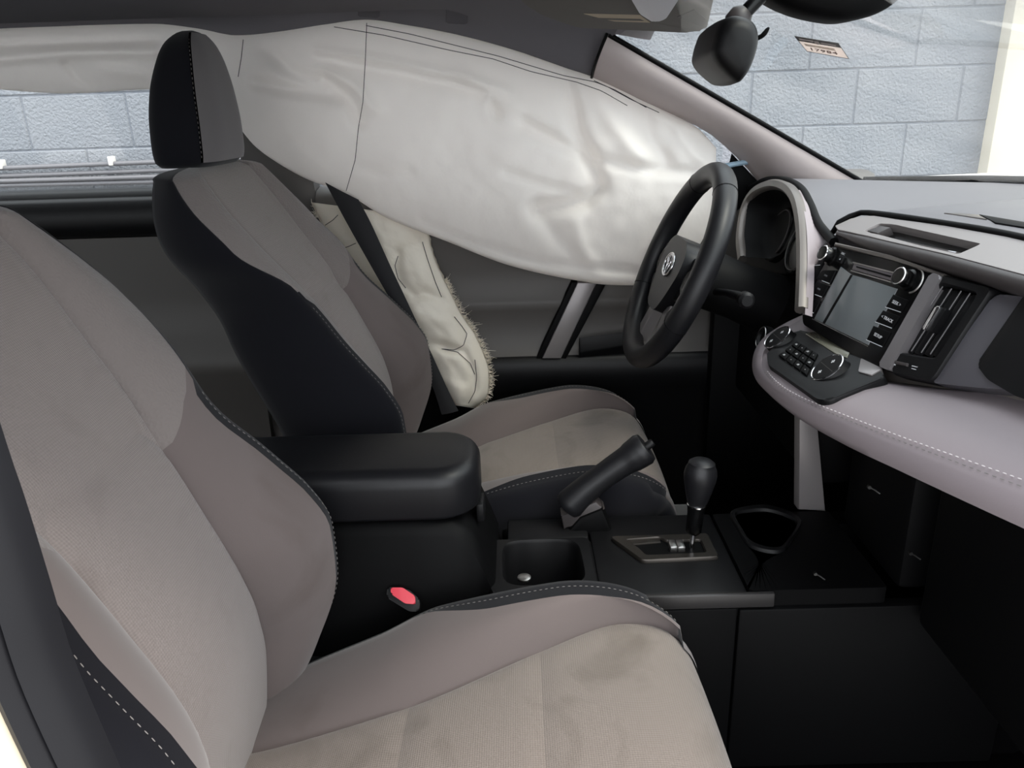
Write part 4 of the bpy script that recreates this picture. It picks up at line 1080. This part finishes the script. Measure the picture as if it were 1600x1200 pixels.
for (cx, cy), rad, nm in (((1224, 541), .0235, 'temperature_dial'), ((1303, 590), .0245, 'temperature_dial')):
    base = UP(cx, cy, CPn)-o2; ax2 = (CN*.75+Vector((-.55, 0, .3))).normalized(); base = base-ax2*.012+CN*.006
    d_ = lathe(nm, base, ax2, [(rad*1.12, -.004), (rad*1.1, .010), (rad, .013), (rad*.98, .024), (rad*.92, .026), (0, .0262)], M_blk, cp, 36)
    e1 = ax2.orthogonal().normalized(); e2 = ax2.cross(e1)
    tube('dial_ring', [base+ax2*.025+(e1*math.cos(a)+e2*math.sin(a))*rad*.97 for a in np.linspace(0, 2*math.pi, 40, endpoint=False)], .0013, M_chrome, d_, 6, True)
    hr_ = Vector((0, -1, 0)); hu = hr_.cross(ax2); hu = hu if hu.x > 0 else -hu
    for sgn, g in ((1, 'x'), (-1, 'x')):
        c = base+ax2*.0265+hu*rad*.45*sgn
        prism('dial_mark', [c+hr_*a+hu*b for a, b in ((-.003, -.001), (.003, -.001), (.003, .001), (-.003, .001))], ax2, .0003, .0, M_mark, d_)
        prism('dial_mark', [c+hr_*a+hu*b for a, b in ((-.001, -.003), (.001, -.003), (.001, .003), (-.001, .003))], ax2, .0003, .0, M_mark, d_)
    prism('dial_groove', [base+ax2*.0262+hr_*a+hu*b for a, b in ((-rad*.85, -.0004), (rad*.85, -.0004), (rad*.85, .0004), (-rad*.85, .0004))], ax2, .0002, .0, M_lip, d_)
P00, P10, P11, P01 = [Vector((x, y, 0)) for x, y in ((1250, 545), (1284, 566), (1266, 602), (1220, 568))]
for i in range(4):
    for j in range(3):
        def bl(u, v): return P00.lerp(P10, u).lerp(P01.lerp(P11, u), v)
        q = [bl(i/4+.02, j/3+.03), bl((i+1)/4-.02, j/3+.03), bl((i+1)/4-.02, (j+1)/3-.03), bl(i/4+.02, (j+1)/3-.03)]
        pts = cpx([(p.x, p.y) for p in q]); b = prism('button', pts, CN, .0155, .0, M_blk2, cp, .0008); c = sum(pts, Vector())/4
        w = .003 if (i+j) % 2 == 0 else .0012
        prism('button_mark', [c+Rt*a+Upv*d for a, d in ((-w, -w*.5), (w, -w*.4), (w*.8, w*.5), (-w*.6, w*.5))], CN, .0158, 0, M_dim, b)
kb = lathe('key_barrel', U(1200, 530, x=.60)-od, (-1, -.1, .3), [(.022, 0), (.022, .012), (.014, .014), (.012, .009), (0, .009)], M_blk, dash, 28)
tube('barrel_ring', [U(1200, 530, x=.60)-od+Vector((-.013, 0, .004))+Vector((.3*math.sin(a), math.cos(a), math.sin(a)))*.018 for a in np.linspace(0, 2*math.pi, 30, endpoint=False)], .001, M_metal, kb, 6, True)

# ================================================================== STEERING WHEEL
sw_c = Vector((.449, .367, .708)); 
sw = empty('steering_wheel', sw_c, "black leather steering wheel with oval emblem in front of the driver's seat", 'steering wheel')
tilt = math.radians(23)
su = Vector((math.sin(tilt), 0, math.cos(tilt))); sr = Vector((0, -1, 0)); sn = Vector((-math.cos(tilt), 0, math.sin(tilt)))  # sn faces the driver
def sp(a, b, c=0): return sr*a+su*b+sn*c
Rr = .177
tube('rim', [sp(Rr*math.sin(a), Rr*math.cos(a)) for a in np.linspace(0, 2*math.pi, 96, endpoint=False)], .0205, M_leather, sw, 18, True)
for a in (.55, -.55, 2.0, -2.0):
    c = sp(Rr*math.sin(a), Rr*math.cos(a)); t = sp(math.cos(a), -math.sin(a)); o = c.normalized()
    tube('rim_seam', [c+(o*math.cos(k)+sn*math.sin(k))*.0206 for k in np.linspace(0, 2*math.pi, 24, endpoint=False)], .0006, M_blk2, sw, 5, True)
hubp = [(-.075, .035), (-.045, .052), (.045, .052), (.075, .035), (.082, .0), (.06, -.05), (.035, -.085), (-.035, -.085), (-.06, -.05), (-.082, 0)]
prism('airbag_cover', roundpoly([sp(a, b) for a, b in hubp], .03, 6), sn, .012, .04, M_leather, sw, .012, 5)
def spoke(nm, pts, m_, h=.004, d=.014):
    prism(nm, [sp(a, b, -.012) for a, b in pts], sn, h, d, m_, sw, .004, 3)
spoke('spoke', [(.06, .035), (.16, .022), (.163, -.02), (.14, -.04), (.06, -.05)], M_blk, .008)
spoke('spoke', [(-.06, .035), (-.16, .022), (-.163, -.02), (-.14, -.04), (-.06, -.05)], M_blk, .008)
spoke('lower_spoke', [(.03, -.07), (.06, -.06), (.085, -.145), (.055, -.162)], M_silver, .007)
spoke('lower_spoke', [(-.03, -.07), (-.06, -.06), (-.085, -.145), (-.055, -.162)], M_silver, .007)
for s in (1, -1):
    lathe('control_pad', sp(.112*s, -.005, -.006), sn, [(.026, 0), (.026, .006), (.022, .008), (.018, .006), (.0, .007)], M_gloss, sw, 28)
    prism('control_bar', roundpoly([sp(a*s, b, -.006) for a, b in ((.075, -.075), (.12, -.035), (.128, -.045), (.085, -.09))], .004), sn, .006, .01, M_blk, sw, .003)
def ell(rx, ry, cy=0, n=40): return [sp(rx*math.cos(a), ry*math.sin(a)+cy, .0135) for a in np.linspace(0, 2*math.pi, n, endpoint=False)]
em = tube('emblem', ell(.030, .021), .0024, M_chrome, sw, 8, True)
tube('emblem_ring', ell(.020, .0085, .0095), .0018, M_chrome, em, 8, True)
tube('emblem_ring', ell(.0085, .0185, .0005), .0018, M_chrome, em, 8, True)
lathe('column_shroud', -sn*.03, -sn, [(.05, 0), (.055, .02), (.052, .10), (.058, .17)], M_blk2, sw, 28)
st = empty('column_stalk', sw_c-sn*.07, 'black control stalk on the steering column between wheel and instrument hood', 'stalk')
pS = [Vector((0, -.05, -.01)), Vector((.005, -.10, .0)), Vector((.01, -.15, .006)), Vector((.012, -.175, .008))]
tube('lever', pS, [.007, .006, .008, .009], M_blk, st, 10); lathe('stalk_tip', pS[-1], (0, -1, .05), [(.0095, 0), (.013, .006), (.0135, .02), (.009, .025)], M_blk, st, 18)

# ================================================================== MIRROR, VISOR, STICKER
mr = empty('rear_view_mirror', U(1150, 70, y=.0), 'black rear view mirror with flip lever, hanging on a stalk from the windscreen', 'mirror')
om = Vector(mr.location)
prof = [(x+10, y) for x, y in [(1101, 70), (1099, 84), (1106, 100), (1122, 117), (1137, 128), (1146, 127), (1158, 110), (1168, 84), (1172, 60), (1168, 40), (1156, 28), (1135, 24), (1115, 32), (1106, 50)]]
P0 = smooth_line([U(x, y, y=-.10)-om for x, y in prof], 48, True); c0 = sum(P0, Vector())/48
rings = []
for t, s in ((0, .02), (.0, .55), (.004, .80), (.012, .93), (.028, 1.0), (.08, 1.05), (.14, 1.05), (.20, 1.0), (.23, .9), (.243, .6), (.245, .02)):
    rings.append([c0+(p-c0)*s+Vector((.10*t, t-.02, .0)) for p in P0])
loft('housing', rings, M_blk, mr, True, True, 50)
lv = smooth_line([U(1163, 66, y=-.04)-om, U(1180, 61, y=-.05)-om, U(1192, 55, y=-.055)-om, U(1201, 43, y=-.06)-om], 14)
tube('flip_lever', lv, [.0045]*11+[.004, .0035, .002], M_blk2, mr, 8, flat=.6)
tube('stalk', [U(1152, 38, y=-.02)-om, U(1166, 18, y=-.02)-om, U(1185, -2, y=-.02)-om, U(1215, -26, y=-.02)-om], .0085, M_gloss, mr, 14)
lathe('ball_socket', U(1152, 32, y=-.02)-om, (U(1185, -2, y=-.02)-U(1152, 32, y=-.02)), [(.008, -.012), (.014, -.006), (.015, .006), (.010, .014)], M_lip, mr, 20)
mcp = [(1200, -40), (1206, -12), (1228, 4), (1262, 18), (1300, 27), (1335, 30), (1375, 22), (1405, 8), (1425, -10), (1440, -40)]
rings = []
for t, s in ((0, .3), (.004, .75), (.015, .95), (.03, 1.0), (.06, 1.0), (.075, .92), (.083, .6)):
    row = [U(x, y, y=-.06)-om for x, y in mcp]; c = sum(row, Vector())/len(row); c.z += .02
    rings.append([c+(p-c)*s+Vector((0, t, 0)) for p in smooth_line(row, 40)])
loft('mount_cover', rings, M_blk2, mr, True, True, 50)

vs = empty('sun_visor', (.33, .36, 1.12), "grey driver's sun visor folded against the headliner", 'sun visor')
ov = Vector(vs.location); VP = ((.35, .42, 1.108), (0, -.22, -.975))
def vp(l): return [UP(x, y, VP)-ov for x, y in l]
prism('panel', roundpoly(vp([(806, -14), (822, 2), (852, 20), (905, 38), (960, 40), (1082, 46), (1104, 40), (1116, -14)]), .012, 4), VP[1], .006, .010, M_visor, vs, .005, 3)
prism('warning_label', vp([(912, 15), (1000, 17), (1016, 29), (960, 27), (945, 24)]), VP[1], .0065, 0, M_label, vs)
prism('label_line', vp([(925, 21), (1000, 23), (1006, 26), (935, 24)]), VP[1], .0068, 0, M_visor, vs)
prism('mirror_cover', roundpoly(vp([(985, -14), (1000, 12), (1022, 26), (1040, 20), (1062, -14)]), .01), VP[1], .010, 0, M_pale, vs, .003)
prism('visor_pocket', vp([(1058, 20), (1085, 8), (1104, 24), (1102, 38)]), VP[1], .0066, 0, M_lip, vs)

WPt = ((.72, .3, 1.02), (-.39, 0, -.92))
# inspection sticker on the inside of the windscreen
def wsi(px, py):
    best = None
    d = ray(px, py)
    lo, hi = .3, 3.
    def side(s):
        p = CAM+d*s; y = max(-.6, min(.6, p[1]))
        # height of glass above this x
        ts = np.linspace(-.1, 1.1, 61); q = [ws(y, t) for t in ts]
        xs_ = [v.x for v in q][::-1]; zs_ = [v.z for v in q][::-1]
        return p[2]-np.interp(p[0], xs_, zs_)
    for k in range(40):
        m_ = (lo+hi)/2
        if side(m_) < 0: lo = m_
        else: hi = m_
    return Vector(CAM+d*(lo-.004))
skq = [wsi(*p) for p in ((1241, 56), (1310, 67), (1327, 92), (1261, 80))]
sn_ = (skq[1]-skq[0]).cross(skq[3]-skq[0]).normalized()
if sn_.dot(Vector(CAM)-skq[0]) < 0: sn_ = -sn_
c_ = sum(skq, Vector())/4
sk_ = empty('inspection_sticker', c_, 'pink paper sticker with black header stuck inside the windscreen', 'sticker')
def sq(u, v): return skq[0].lerp(skq[1], u).lerp(skq[3].lerp(skq[2], u), v)-c_
def quad(nm, u0_, u1_, v0_, v1_, m_, l): prism(nm, [sq(u0_, v0_), sq(u1_, v0_), sq(u1_, v1_), sq(u0_, v1_)], sn_, l, 0, m_, sk_)
quad('paper', .012, .988, .30, .97, M_pink, .0003); quad('header', 0, 1, 0, .30, M_blk2, .0004)
for b_ in ((0, .012, .3, 1), (.988, 1, .3, 1), (.012, .988, .97, 1)): quad('border', *b_, M_blk2, .0004)
quad('header_print', .08, .40, .10, .17, M_pink, .0013); quad('header_print', .42, .52, .12, .28, M_pink, .0013); quad('header_print', .56, .9, .14, .2, M_pink, .0013)
for v_ in (.44, .52): quad('print_line', .1, .8, v_, v_+.02, M_label, .001)
M_brown = mat('brown_ink', srgb(120, 100, 96), .8)
text('number', '17984', sq(.47, .72)+sn_*.0012, (skq[1]-skq[0]), (skq[0]-skq[3]), (skq[0]-skq[3]).length*.27, M_brown, sk_)

M_clip = mat('dull_clip', (.12, .12, .12), .4, metal=1.)
# ---- loose metal bits under the dash
for i, (px, py, yy, lab) in enumerate(((1366, 765, -.15, 'small steel clip hanging under the padded shelf'), (1430, 868, -.13, 'thin steel rod lying at the foot of the centre stack'), (1281, 900, -.10, 'bright steel pin beside the console pocket'))):
    c = U(px, py, y=yy)
    h = empty('metal_clip', c, lab, 'clip')
    tube('clip_body', [Vector((-.007, 0, .004)), Vector((0, .0, .0)), Vector((.007, -.002, -.005))], .0013, M_clip, h, 8)
    lathe('clip_head', (-.007, 0, .004), (0, -1, 0), [(.0025, -.002), (.0025, .002)], M_clip, h, 10)
